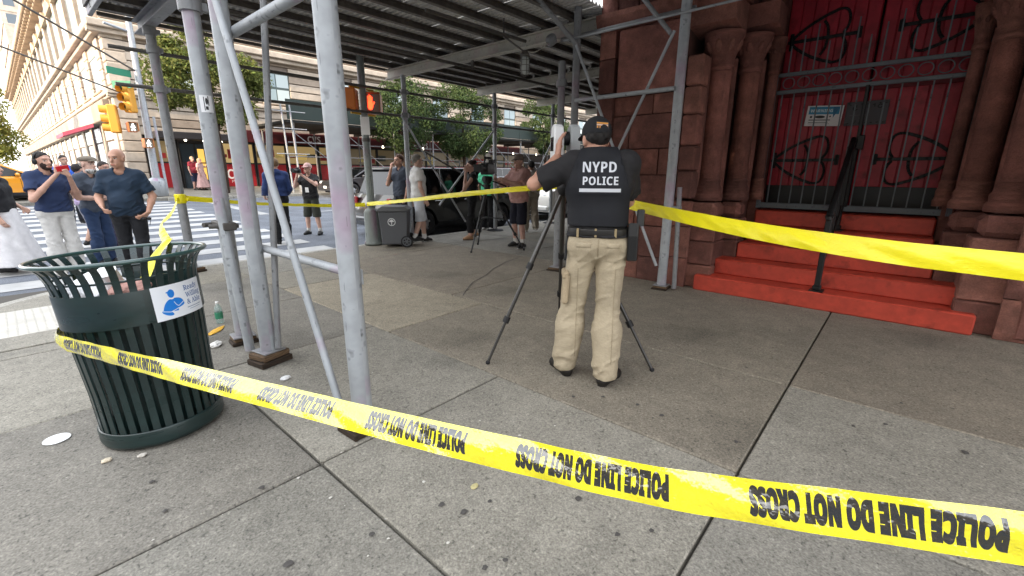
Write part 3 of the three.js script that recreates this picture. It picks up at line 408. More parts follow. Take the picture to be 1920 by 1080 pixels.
{
  const R = rng(55), trim = M(0x4d5a57, 0.5), cream = Mat.lime;
  part(corner, 'core', merge([span(X0 + 0.12, 70, 0.3, 15, -120, Z0 - 0.12, 0.01)]), Mat.limeJ);
  // south front: banded courses cut by windows
  const winS = []; for (let x = 7.1; x < 46; x += 4.15) { winS.push([x, x + 1.55]); }
  const rows = [[5.35, 7.0], [8.9, 11.2], [12.0, 14]];
  const inRow = (y0, y1) => rows.some(([a, b]) => y0 < b - 0.02 && y1 > a + 0.02);
  for (let y = 3.2, k = 0; y < 15; y += 0.42, k++) {
    const segs = []; if (inRow(y, y + 0.42)) { let x = X0 + 0.02; for (const [a, b] of winS) { segs.push([x, a]); x = b; } segs.push([x, 60]); } else for (let x = X0 + 0.02; x < 60; x += 11.1) segs.push([x, Math.min(60, x + 11.09)]);
    for (const [a, b] of segs) part(corner, 'stone_course', boxUV(span(a, b - 0.012, y, y + 0.375, Z0 - 0.14, Z0 + 0.02 * (k % 2), 0.02), R() * 7, R() * 7), R() < 0.25 ? Mat.limeDk : cream);
  }
  for (const [y0, y1] of rows) for (const [a, b] of winS) {
    const w = part(corner, 'window', span(a, b, y0, y1, Z0 - 0.12, Z0 - 0.06, 0.01), trim); const n = 2;
    for (let i = 0; i < n; i++) for (let j = 0; j < 2; j++) { const ww = (b - a - 0.18) / n; part(w, 'pane', span(a + 0.06 + i * (ww + 0.06), a + 0.06 + i * (ww + 0.06) + ww, y0 + 0.08 + j * (y1 - y0) / 2, y0 + (j + 1) * (y1 - y0) / 2 - 0.05, Z0 - 0.065, Z0 - 0.05, 0.003), glassLit[Math.floor(R() * 3)]); }
    part(w, 'sill', boxUV(span(a - 0.08, b + 0.08, y0 - 0.1, y0, Z0 - 0.1, Z0 + 0.12, 0.02)), cream);
  }
  // cornices on both fronts
  const corn = (y, d, hgt) => { part(corner, 'cornice', boxUV(merge([span(X0 - d, 60, y, y + hgt * 0.4, Z0 - 0.1, Z0 + d * 0.6, 0.02), span(X0 - d, 60, y + hgt * 0.4, y + hgt, Z0 - 0.1, Z0 + d, 0.03)])), Mat.lime); part(corner, 'cornice', boxUV(merge([span(X0 - d * 0.6, X0 + 0.1, y, y + hgt * 0.4, -112, Z0 - 0.11, 0.02), span(X0 - d, X0 + 0.1, y + hgt * 0.4, y + hgt, -112, Z0 - 0.11, 0.03)])), Mat.lime); };
  corn(7.55, 0.5, 0.5); corn(4.85, 0.25, 0.3); corn(14.7, 0.3, 0.3);
  // corner pier
  for (let y = 0.4, k = 0; y < 7.5; y += 0.5, k++) part(corner, 'quoin', boxUV(span(X0 - 0.05, X0 + 0.75, y, y + 0.46, Z0 - 0.55, Z0 + 0.05 + 0.01 * (k % 2), 0.03), R() * 5, R() * 5), cream);
  // avenue front: bays with piers, tall windows under pediments
  for (let i = 0; i < 22; i++) {
    const z = Z0 - 0.9 - i * 3.7;
    for (const [y0, y1, name] of [[0.55, 4.85, 'pier'], [5.15, 7.55, 'pier'], [8.05, 12.3, 'pier']]) part(corner, name, boxUV(span(X0 - (y0 > 8 ? 0.16 : 0.08), X0 + 0.13, y0, y1, z - 0.75, z, 0.02), R() * 6, R() * 6), Mat.lime);
    for (const [y0, y1] of [[5.35, 6.95], [8.3, 11.2]]) {
      const a = z - 3.35, b = z - 1.1; const w = part(corner, 'window', span(X0 - 0.02, X0 + 0.1, y0, y1, a, b, 0.01), trim);
      for (let q = 0; q < 3; q++) { const pw = (b - a - 0.32) / 3; part(w, 'pane', span(X0 - 0.03, X0 - 0.01, y0 + 0.08, y1 - 0.08, a + 0.08 + q * (pw + 0.08), a + 0.08 + q * (pw + 0.08) + pw, 0.003), glassLit[(q + i) % 3]); }
      if (y0 > 8) { part(w, 'pediment', boxUV(extrude([[-1.45, 0], [1.45, 0], [1.45, 0.14], [0, 0.75], [-1.45, 0.14]], 0.34, 0.02).rotateY(-Math.PI / 2).translate(X0 + 0.12, 11.25, (a + b) / 2)), Mat.terra); part(w, 'sill', boxUV(span(X0 - 0.28, X0 + 0.1, y0 - 0.2, y0 - 0.02, a - 0.15, b + 0.15, 0.02)), Mat.lime); }
      else part(w, 'sill', boxUV(span(X0 - 0.2, X0 + 0.1, y0 - 0.12, y0 - 0.01, a - 0.1, b + 0.1, 0.02)), Mat.terra);
    }
    for (let k = 0; k < 5; k++) if (i < 8) part(corner, 'stone_course', boxUV(span(X0 - 0.12, X0 + 0.1, 5.2 + k * 0.47, 5.6 + k * 0.47, z - 0.82, z + 0.07, 0.03), R() * 5), Mat.lime);
    part(corner, 'wall_panel', boxUV(span(X0 - 0.02, X0 + 0.12, 11.25, 12.3, z - 3.7, z - 0.75, 0.01), R() * 5), Mat.lime); part(corner, 'wall_panel', boxUV(span(X0 - 0.015, X0 + 0.12, 8.05, 8.29, z - 3.7, z - 0.75, 0.01), R() * 5), Mat.lime); part(corner, 'wall_panel', boxUV(span(X0 - 0.02, X0 + 0.12, 6.96, 7.55, z - 3.7, z - 0.75, 0.01), R() * 5), Mat.lime);
    // shop bay below
    const sf = part(corner, 'shopfront', span(X0 + 0.02, X0 + 0.12, 0.6, 3.9, z - 3.7, z - 0.75, 0.01), M(0x59442f, 0.6)); for (let q = 0; q < 3; q++) for (let j = 0; j < 2; j++) part(sf, 'pane', span(X0 - 0.01, X0 + 0.018, j ? 3.05 : 0.95, j ? 3.8 : 2.95, z - 3.62 + q * 0.96, z - 2.74 + q * 0.96, 0.003), j ? glassLit[2] : glassB);
    part(corner, 'shop_fascia', boxUV(span(X0 - 0.35, X0 + 0.12, 3.92, 4.82, z - 3.7, z - 0.02, 0.03), R() * 4), i === 0 || i > 3 ? Mat.limeDk : Mat.lime);
  }
  part(corner, 'cornice', boxUV(merge([span(X0 - 0.5, X0 + 0.1, 12.3, 12.6, -112, Z0, 0.03), span(X0 - 0.9, X0 + 0.1, 12.6, 12.95, -112, Z0, 0.05)])), Mat.terra);
  for (let i = 0; i < 60; i++) part(corner, 'dentil', span(X0 - 0.75, X0 - 0.1, 12.36, 12.59, Z0 - 0.6 - i * 1.2, Z0 - 0.2 - i * 1.2, 0.02), Mat.terra);
  // shop awning on the avenue
  part(corner, 'awning', extrude([[0, 0], [-1.3, -0.55], [-1.3, -0.75], [0, -0.2]], 3.6, 0.01), M(0xc85f72, 0.8), [X0 - 0.36, 3.95, Z0 - 8.4]);
  // red pharmacy front facing the side street
  const red = M(0xa5121d, 0.5), maroon = M(0x511016, 0.6), frame = M(0x1c1a1a, 0.5);
  part(corner, 'shop_wall', span(X0 + 0.8, 60, 0.35, 3.2, Z0 - 0.2, Z0 - 0.1, 0.01), M(0x2c2522, 0.8));
  const logo = (w, h, px) => canvasMat((c, W, H) => { c.fillStyle = '#a5121d'; c.fillRect(0, 0, W, H); c.fillStyle = '#f3efee'; c.font = 'bold ' + px + 'px sans-serif'; c.textAlign = 'center'; c.textBaseline = 'middle'; c.fillText('CVS', W / 2, H * 0.45, W * 0.8); c.font = (px * 0.24) + 'px sans-serif'; c.fillText('pharmacy', W / 2, H * 0.75, W * 0.6); }, 512, 256);
  const cvs = logo(1, 1, 150);
  const bays = [[5.35, 6.6, 'w'], [6.65, 8.15, 'door'], [8.2, 10.3, 'logo'], [10.35, 12.1, 'w'], [12.15, 14.1, 'w'], [14.15, 16.2, 'logo'], [16.25, 18.4, 'w'], [18.45, 20.6, 'w'], [20.65, 22.8, 'logo'], [22.85, 25, 'w'], [25.05, 27.2, 'w'], [27.25, 29.4, 'logo'], [29.45, 32, 'w'], [32, 35, 'w']];
  for (const [a, b, kind] of bays) {
    const f = part(corner, kind === 'door' ? 'shop_door' : 'shopfront', merge([span(a, a + 0.06, 0.4, 3.0, Z0 - 0.1, Z0 + 0.02), span(b - 0.06, b, 0.4, 3.0, Z0 - 0.1, Z0 + 0.02), span(a, b, 2.94, 3.02, Z0 - 0.1, Z0 + 0.024), span(a + 0.06, b - 0.06, 1.85, 1.91, Z0 - 0.1, Z0 + 0.015)]), frame);
    if (kind === 'door') { for (let q = 0; q < 2; q++) part(f, 'pane', span(a + 0.1 + q * 0.68, a + 0.7 + q * 0.68, 0.5, 2.85, Z0 - 0.07, Z0 - 0.05, 0.003), glassB); part(f, 'shelf_glow', span(a + 0.85, a + 1.15, 1.0, 2.6, Z0 - 0.049, Z0 - 0.045, 0.001), M(0x8a6a2a, 0.6, { emissive: 0xffc860, emissiveIntensity: 0.35 })); }
    else { part(f, 'lit_window', span(a + 0.06, b - 0.06, 1.92, 2.94, Z0 - 0.08, Z0 - 0.05, 0.003), M(0x5a5040, 0.4, { emissive: 0xd9b878, emissiveIntensity: a < 16 ? 0.06 + 0.14 * R() : 0.02 })); for (let q = 0; q < 3; q++) if (R() < 0.7) part(f, 'window_goods', span(a + 0.1 + q * (b - a - 0.2) / 3, a + 0.05 + (q + 1) * (b - a - 0.2) / 3, 2.0 + 0.3 * R(), 2.3 + 0.4 * R(), Z0 - 0.048, Z0 - 0.043, 0.001), M([0x8b1c1c, 0x6a5a3a, 0xd6c27a, 0x444a44][Math.floor(R() * 4)], 0.6));
      const pn = part(f, 'red_panel', fitUV(span(a + 0.06, b - 0.06, 0.62, 1.84, Z0 - 0.08, Z0 - 0.03, 0.004), 'x', 'y'), kind === 'logo' ? cvs : red); part(f, 'stall_riser', boxUV(span(a, b, 0.3, 0.6, Z0 - 0.1, Z0 + 0.03, 0.01)), Mat.limeDk); }
  }
  part(corner, 'sign_band', span(9.4, 34, 3.06, 3.72, Z0 - 0.1, Z0 + 0.16, 0.02), maroon);
  for (const x of [13.0, 21.6, 29]) part(corner, 'sign_lettering', fitUV(span(x, x + 1.7, 3.12, 3.66, Z0 + 0.161, Z0 + 0.2, 0.004), 'x', 'y'), canvasMat((c, W, H) => { c.fillStyle = '#511016'; c.fillRect(0, 0, W, H); c.fillStyle = '#e9e2e2'; c.font = 'bold 150px sans-serif'; c.textAlign = 'center'; c.textBaseline = 'middle'; c.fillText('CVS', W / 2, H / 2, W * 0.9); }, 512, 160));
  part(corner, 'canopy', span(5.6, 9.3, 3.0, 3.35, Z0 - 0.05, Z0 + 1.25, 0.03), M(0x2d2b2e, 0.6)); for (let k = 0; k < 5; k++) part(corner, 'downlight', new THREE.SphereGeometry(0.06, 10, 6), M(0xffffff, 0.4, { emissive: 0xfff4dc, emissiveIntensity: 3 }), [6 + k * 0.8, 2.97, Z0 + 1.0]);
}
{ // second scaffold shed along the pharmacy
  const s = thing('sidewalk_shed', 'dark green hoarded scaffold shed along the shopfronts across the street', 'scaffold'); const gr = M(0x26332f, 0.7), y0 = roadY(-24) + 0.13;
  for (let x = 10.3; x < 48; x += 3.0) part(s, 'hoarding_board', boxUV(span(x, x + 2.98, 4.0, 4.95, -24.06, -24, 0.01)), gr);
  part(s, 'deck', span(10.3, 48, 3.86, 3.98, -28.7, -24.1, 0.01), M(0x2b2d2c, 0.8)); for (let x = 10.6; x < 48; x += 3.0) { for (const z of [-24.15, -28.2]) part(s, 'post', pipe([x, roadY(z) + 0.13, z], [x, 3.86, z], 0.05, 10), Mat.postDark); part(s, 'joist', span(x - 0.06, x + 0.06, 3.7, 3.86, -28.7, -24.1, 0.01), Mat.joist); if (x < 30) part(s, 'brace', pipe([x, 3.4, -24.2], [x + 2.9, 1.2, -24.2], 0.022, 8), Mat.postDark); }
  part(s, 'rail', pipe([10.3, 2.9, -24.25], [48, 2.9, -24.25], 0.03, 8), Mat.postDark); part(s, 'rail', pipe([10.3, 2.2, -24.25], [48, 2.2, -24.25], 0.025, 8), Mat.postDark);
  for (const dx of [0, 0.42]) part(s, 'ladder_post', pipe([10.0 + dx, roadY(-23.6) + 0.13, -23.6], [9.85 + dx, 4.7, -23.6], 0.04, 10), Mat.post); for (const y of [2.3, 3.5, 4.3]) part(s, 'ladder_rung', pipe([9.4, y, -23.55], [11, y, -23.55], 0.022, 8), Mat.post);
  for (let k = 0; k < 7; k++) part(s, 'work_lamp', new THREE.SphereGeometry(0.08, 10, 6), M(0xffffff, 0.4, { emissive: 0xfff1d0, emissiveIntensity: 3 }), [17 + k * 3.2, 3.0, -26]);
}
{ // other blocks: the rest of the avenue and the block over the avenue that shades this corner
  const R = rng(91);
  function block(name, label, x0, x1, z0, z1, h, wall, face, floors, bay) {
    const b = thing(name, label, 'building'); part(b, 'wall', boxUV(span(x0, x1, -0.2, h, z0, z1, 0.05)), wall); const dark = M(0x55606a, 0.15), fh = h / floors;
    for (let f = 0; f < floors; f++) { part(b, 'string_course', boxUV(face === 'z' ? span(x0 - 0.1, x1 + 0.1, f * fh + fh - 0.25, f * fh + fh, z1, z1 + 0.15, 0.02) : face === 'x' ? span(x0 - 0.15, x0, f * fh + fh - 0.25, f * fh + fh, z0, z1, 0.02) : span(x1, x1 + 0.15, f * fh + fh - 0.25, f * fh + fh, z0, z1, 0.02)), wall);
      const L = face === 'z' ? x1 - x0 : z1 - z0; for (let k = 0; k < Math.floor(L / bay); k++) { const c = (k + 0.5) * bay; part(b, 'window', face === 'z' ? span(x0 + c - bay * 0.25, x0 + c + bay * 0.25, f * fh + fh * 0.25, f * fh + fh * 0.8, z1, z1 + 0.03, 0.005) : face === 'x' ? span(x0 - 0.03, x0, f * fh + fh * 0.25, f * fh + fh * 0.8, z0 + c - bay * 0.25, z0 + c + bay * 0.25, 0.005) : span(x1, x1 + 0.03, f * fh + fh * 0.25, f * fh + fh * 0.8, z0 + c - bay * 0.25, z0 + c + bay * 0.25, 0.005), dark); } }
    return b;
  }
  block('apartment_tower', 'pale hazy apartment tower far up the avenue', 7.5, 40, -190, -150, 62, Mat.lime, 'z', 18, 3.3);
  block('apartment_block', 'pale stone block beyond the sunlit corner building', 6.2, 40, -149, -121, 26, Mat.lime, 'x', 8, 3.5);
  block('avenue_building', 'tall brick building on the other side of the avenue', -52, -25, -34, 60, 14.2, M(0xcfc3b2, 0.9, { map: T.lime }), '+x', 4, 3.6);
}

// ---------- litter basket, bins, poles, tapes ----------
function litterBasket() {
  const t = thing('litter_basket', 'dark green slatted steel litter basket leaning by the scaffold posts', 'litter basket', [0.405, 0.012, -3.06]);
  t.quaternion.setFromAxisAngle(V(-0.75, 0, 0.66).normalize(), 0.045);
  const n = 34, rB = 0.278, rT = 0.302, bar = (y0, y1, r0, r1) => extrude([[-0.019, 0], [0.019, 0], [0.019, 0.007], [-0.019, 0.007]], 1, 0.001);
  const slat = (pts, w) => { const P = [], th = 0.006; const ring = ([r, y]) => [[r - th, y, -w / 2], [r, y, -w / 2], [r, y, w / 2], [r - th, y, w / 2]]; for (let i = 0; i < pts.length - 1; i++) { const a = ring(pts[i]), b = ring(pts[i + 1]); for (let k = 0; k < 4; k++) { const q = (k + 1) % 4; P.push(...a[k], ...b[k], ...b[q], ...a[k], ...b[q], ...a[q]); } } return fromTris(P); };
  const low = slat([[rB, 0.05], [rB + 0.003, 0.3], [rT, 0.72]], 0.032), fl = [[rT, 0.8], [rT + 0.004, 0.86], [rT + 0.012, 0.91], [0.33, 0.955], [0.352, 0.985], [0.366, 0.998]], up = slat(fl, 0.031);
  for (let k = 0; k < n; k++) { const a = k / n * 6.283; part(t, 'slat', low, Mat.green, null, [0, a, 0]); part(t, 'flared_slat', up, Mat.green, null, [0, a, 0]); }
  part(t, 'band', lathe([[rT - 0.004, 0.67], [rT + 0.006, 0.67], [rT + 0.008, 0.845], [rT - 0.002, 0.845], [rT - 0.004, 0.67]], 60), Mat.green);
  part(t, 'base_ring', lathe([[rB - 0.02, 0.0], [rB + 0.004, 0.0], [rB + 0.012, 0.02], [rB + 0.012, 0.085], [rB + 0.002, 0.09]], 60), Mat.green);
  part(t, 'rim', new THREE.TorusGeometry(0.368, 0.011, 10, 72).rotateX(Math.PI / 2).translate(0, 1.0, 0), M(0x2b4744, 0.28, { clearcoat: 0.6 })); part(t, 'hoop', new THREE.TorusGeometry(rT - 0.006, 0.006, 6, 60).rotateX(Math.PI / 2).translate(0, 0.9, 0), Mat.green);
  part(t, 'liner', lathe([[0.001, 0.03], [rB - 0.06, 0.03], [rT - 0.05, 0.8]], 40), Mat.green);
  // sticker on the band, to the camera's right of the can
  const th = 1.0; // outward direction of the plate
  const seg = 0.47, rr = rT + 0.0105, g = new THREE.CylinderGeometry(rr, rr - 0.001, 0.18, 16, 1, true, Math.PI / 2 - th - seg, seg * 2).translate(0, 0.757, 0);
  part(t, 'sticker', g, canvasMat((c, w, h) => {
    c.fillStyle = '#dfe3e8'; c.fillRect(0, 0, w, h); c.fillStyle = '#1377cf';
    const k = w / 640; c.save(); c.scale(k, k); // worker with folded arms
    c.beginPath(); c.ellipse(190, 95, 38, 44, 0, 0, 7); c.fill(); c.fillRect(140, 70, 60, 14);
    c.beginPath(); c.moveTo(80, 250); c.quadraticCurveTo(110, 160, 170, 150); c.quadraticCurveTo(190, 165, 215, 148); c.quadraticCurveTo(300, 150, 320, 215); c.quadraticCurveTo(330, 240, 290, 250); c.lineTo(240, 262); c.lineTo(235, 290); c.lineTo(150, 280); c.lineTo(70, 262); c.fill();
    c.beginPath(); c.ellipse(120, 290, 62, 24, 0.45, 0, 7); c.fill(); c.strokeStyle = '#dfe3e8'; c.lineWidth = 7; c.beginPath(); c.moveTo(205, 185); c.quadraticCurveTo(225, 235, 250, 240); c.lineTo(320, 205); c.stroke(); c.beginPath(); c.moveTo(70, 262); c.lineTo(150, 285); c.lineTo(245, 262); c.stroke();
    c.fillStyle = '#23508f'; c.font = 'bold 74px serif'; c.fillText('Ready', 345, 100, 230); c.fillText('Willing', 358, 178, 250); c.fillText('& Able', 358, 256, 240); c.fillStyle = '#7d8fa6'; c.fillRect(350, 285, 230, 8); c.fillRect(380, 308, 180, 6); c.restore();
  }, 640, 360));
  return t;
}
litterBasket();
{ // contents of the basket
  const R = rng(4); const crumple = (r, seed, sx, sy, sz) => { const g = new THREE.IcosahedronGeometry(r, 4); const p = g.attributes.position; for (let i = 0; i < p.count; i++) { const v = V(p.getX(i), p.getY(i), p.getZ(i)); const k = 0.75 + 0.5 * noise3(v.x / r * 2 + seed, v.y / r * 2, v.z / r * 2 + seed * 2) + 0.15 * noise3(v.x / r * 6, v.y / r * 6 + seed, v.z / r * 6); p.setXYZ(i, v.x * k * sx, v.y * k * sy, v.z * k * sz); } g.computeVertexNormals(); return g; };
  solo('plastic_bag', 'crumpled white plastic bag inside the litter basket', 'bag', crumple(0.11, 3, 1.1, 0.8, 1), M(0xe9e9ea, 0.4), [0.25, 0.84, -3.06]);
  solo('paper_cup', 'white paper cup poking up inside the litter basket', 'cup', lathe([[0.001, 0], [0.03, 0], [0.042, 0.12], [0.044, 0.12], [0.001, 0.125]], 18), Mat.plasticW, [0.33, 0.86, -3.0], [0.5, 0, 0.4]);
  solo('paper_bag', 'pinkish brown crumpled paper inside the litter basket', 'paper', crumple(0.07, 9, 1.2, 0.7, 1), M(0xb98d82, 0.8), [0.36, 0.85, -2.9]);
  solo('tissue', 'white crumpled tissue lying by the timber base of a scaffold post', 'tissue', crumple(0.026, 5, 1.3, 0.5, 0.9), M(0xdcdcda, 0.8), [1.11, 0.012, -3.12]);
  solo('tissue', 'grey crumpled tissue under the front edge of the litter basket', 'tissue', crumple(0.014, 7, 1.3, 0.6, 1), M(0xb9b4aa, 0.8), [0.24, 0.008, -2.77]);
  solo('tissue', 'beige crumpled wrapper at the left foot of the litter basket', 'tissue', crumple(0.015, 8, 1.4, 0.6, 1), M(0xc9bda6, 0.8), [0.11, 0.009, -2.85]);
  solo('food_wrapper', 'flat yellow wrapper on the pavement behind the basket', 'wrapper', crumple(0.09, 12, 1.2, 0.1, 0.35), M(0xd9a62e, 0.5), [1.1, 0.008, -4.62], [0, 0.8, 0]);
  solo('food_wrapper', 'crumpled white wrapper at the foot of the scaffold post', 'wrapper', crumple(0.045, 14, 1.2, 0.5, 0.8), M(0xd9d7d2, 0.6), [0.98, 0.018, -4.2], [0, 0.8, 0]);
  const b = thing('water_bottle', 'clear plastic water bottle with green label standing on the pavement', 'bottle', [1.2, 0.003, -4.85]); const gl = M(0xe3f0ee, 0.08, { transmission: 0.85, thickness: 0 });
  part(b, 'body', lathe([[0.001, 0], [0.033, 0.002], [0.034, 0.14], [0.03, 0.16], [0.013, 0.19], [0.013, 0.2]], 20), gl); part(b, 'label', lathe([[0.0347, 0.05], [0.0347, 0.115]], 20), M(0x2e7a5c, 0.5)); part(b, 'cap', lathe([[0.001, 0.218], [0.0145, 0.218], [0.0145, 0.197], [0.001, 0.197]], 14), Mat.plasticW);
  solo('floor_disc', 'white round disc stuck on the pavement left of the basket', 'disc', lathe([[0.001, 0.004], [0.055, 0.004], [0.058, 0.001], [0.058, 0]], 28), M(0xe4e5e2, 0.6), [-0.04, 0.005, -3.31]);
  solo('leaf', 'small pale dry leaf lying on the middle paving slab', 'leaf', crumple(0.016, 21, 1.3, 0.3, 0.8), M(0xb7ad7d, 0.7), [1.22, 0.009, -1.3]);
}
// printed barrier tape swept along a curve; width direction given per point
function tape(name, label, pts, ups, width, text, texLen = 0.93, seg = 160, mark) {
  const c = new THREE.CatmullRomCurve3(pts.map(p => V(...p)), false, 'centripetal'), uC = new THREE.CatmullRomCurve3(ups.map(p => V(...p)), false, 'centripetal');
  const pos = [], uv = [], idx = [], L = c.getLength(), nW = 6; let s0 = 0; if (mark) { let best = 9; for (let i = 0; i <= 2000; i++) { const d = c.getPointAt(i / 2000).distanceTo(V(...mark)); if (d < best) { best = d; s0 = i / 2000 * L + 0.05 * texLen; } } }
  for (let i = 0; i <= seg; i++) { const t = i / seg, p = c.getPointAt(t), tan = c.getTangentAt(t); const u = uC.getPoint(t); u.addScaledVector(tan, -u.dot(tan)).normalize(); const nn = V().crossVectors(tan, u); for (let k = 0; k <= nW; k++) { const s = k / nW - 0.5; const cur = 0.006 * Math.cos(s * 3.14) + 0.0035 * Math.sin(t * L * 9 + k) * Math.sin(t * L * 3.7) + 0.002 * Math.sin(t * L * 31 + s * 8); const q = p.clone().addScaledVector(u, s * width).addScaledVector(nn, cur); pos.push(q.x, q.y, q.z); uv.push((s0 - t * L) / texLen, 1 - k / nW); } }
  for (let i = 0; i < seg; i++) for (let k = 0; k < nW; k++) { const a = i * (nW + 1) + k, b = a + nW + 1; idx.push(a, b, a + 1, b, b + 1, a + 1); }
  const g = new THREE.BufferGeometry(); g.setAttribute('position', new THREE.Float32BufferAttribute(pos, 3)); g.setAttribute('uv', new THREE.Float32BufferAttribute(uv, 2)); g.setIndex(idx); g.computeVertexNormals();
  return solo(name, label, 'tape', g, text);
}
const tapeTex = (withText) => { const t = canvasTex(2048, 128, (c, w, h) => { c.fillStyle = '#f4e70c'; c.fillRect(0, 0, w, h); const R = rng(8); for (let i = 0; i < 60; i++) { c.fillStyle = R() > 0.5 ? 'rgba(255,255,120,0.12)' : 'rgba(190,170,0,0.10)'; c.fillRect(R() * w, R() * h, 200 * R(), 3); } if (withText) { c.fillStyle = '#17160d'; c.font = 'bold 100px sans-serif'; c.textBaseline = 'middle'; c.save(); c.translate(100, h * 0.53); c.strokeStyle = '#17160d'; c.lineWidth = 13; c.scale(1.08, 1); c.strokeText('POLICE LINE DO NOT CROSS', 0, 0, 1560); c.fillText('POLICE LINE DO NOT CROSS', 0, 0, 1560); c.restore(); } }); t.wrapS = THREE.RepeatWrapping; return t; };
const tapeMat = new THREE.MeshPhysicalMaterial({ map: tapeTex(true), bumpMap: T.crinkle, bumpScale: 0.004, roughness: 0.16, ior: 1.9, side: THREE.DoubleSide, clearcoat: 1, clearcoatRoughness: 0.08, transmission: 0.12, thickness: 0 });
const tapePlain = new THREE.MeshPhysicalMaterial({ map: tapeTex(false), bumpMap: T.crinkle, bumpScale: 0.003, roughness: 0.42, side: THREE.DoubleSide, clearcoat: 0.25, clearcoatRoughness: 0.3, transmission: 0.15, thickness: 0 });
tape('barrier_tape', 'yellow POLICE LINE DO NOT CROSS tape stretched from basket across foreground', [[0.33, 0.6, -3.42], [0.13, 0.605, -3.31], [0.06, 0.615, -3.1], [0.13, 0.63, -2.8], [0.304, 0.66, -2.183], [0.486, 0.713, -1.462], [0.593, 0.74, -1.052], [0.694, 0.781, -0.624], [0.786, 0.818, -0.267], [0.861, 0.875, 0.023], [0.916, 0.908, 0.214], [1.02, 0.96, 0.62], [1.1, 1.0, 1.1]], [[0, 1, 0], [0, 1, 0], [0, 1, 0], [0.1, 1, 0.05], [0.5, 0.7, 0.0], [0.64, 0.64, -0.2], [0.66, 0.64, -0.25], [0.5, 0.78, -0.25], [0.3, 0.9, -0.2], [0.28, 0.92, -0.15], [0.25, 0.93, -0.1], [0.2, 0.95, 0], [0.2, 0.95, 0]], 0.08, tapeMat, 0.49, 420, [0.913, 0.906, 0.203]);
tape('barrier_tape', 'plain yellow barrier tape from scaffold post behind the officer to the right', [[5.33, 1.26, -3.55], [5.1, 1.2, -3.3], [3.407, 1.18, -1.656], [2.427, 1.167, -0.572], [2.043, 1.172, -0.039], [1.956, 1.173, 0.285], [1.8, 1.18, 0.7], [1.6, 1.2, 1.3]], [[0, 1, 0], [0, 1, 0], [0.1, 1, 0], [0.3, 0.9, 0.1], [0.35, 0.9, 0], [0.3, 0.9, 0], [0.2, 1, 0], [0.2, 1, 0]], 0.08, tapePlain);
tape('barrier_tape', 'thin yellow barrier tape hanging between the lamp pole and a far scaffold post', [[4.79, 0.82, -8.02], [4.88, 0.93, -6.9], [4.964, 1.069, -5.64], [5.021, 1.2, -4.3], [5.3, 1.26, -3.62]], [[0.2, 1, 0], [0.6, 0.7, 0], [0.2, 1, 0], [0.1, 1, 0], [0, 1, 0]], 0.076, tapePlain);
tape('barrier_tape', 'thin yellow barrier tape strung across the crosswalk to the corner post', [[1.72, 1.07, -7.84], [2.783, 0.93, -8.06], [4.135, 0.82, -8.15], [4.76, 0.81, -8.04]], [[0, 1, 0], [0.1, 0.6, 0.7], [0.1, 0.6, 0.6], [0, 1, 0]], 0.076, tapePlain);
tape('barrier_tape', 'twisted yellow tape running from the corner post down into the basket', [[1.66, 1.06, -7.7], [1.36, 0.96, -6.7], [1.034, 0.92, -5.6], [0.7, 0.98, -3.75], [0.62, 1.02, -3.36], [0.52, 0.93, -3.24], [0.45, 0.82, -3.18]], [[0, 1, 0], [0.6, 0.6, 0.4], [0.9, 0.2, 0.2], [0.5, 0.8, 0], [0.9, 0.3, 0.2], [0.8, 0.3, 0.5], [0.8, 0.3, 0.5]], 0.055, tapePlain);
{ const k = solo('tape_knot', 'yellow tape wrapped round the corner scaffold post', 'tape', merge([lathe([[0.062, 1.0], [0.072, 1.03], [0.066, 1.07], [0.074, 1.11], [0.062, 1.13]], 20), boxAt(0.03, 0.05, 0.06, 0.07, 1.05, 0.04, 0.01)]), tapePlain, [1.7, 0, -7.75]); }

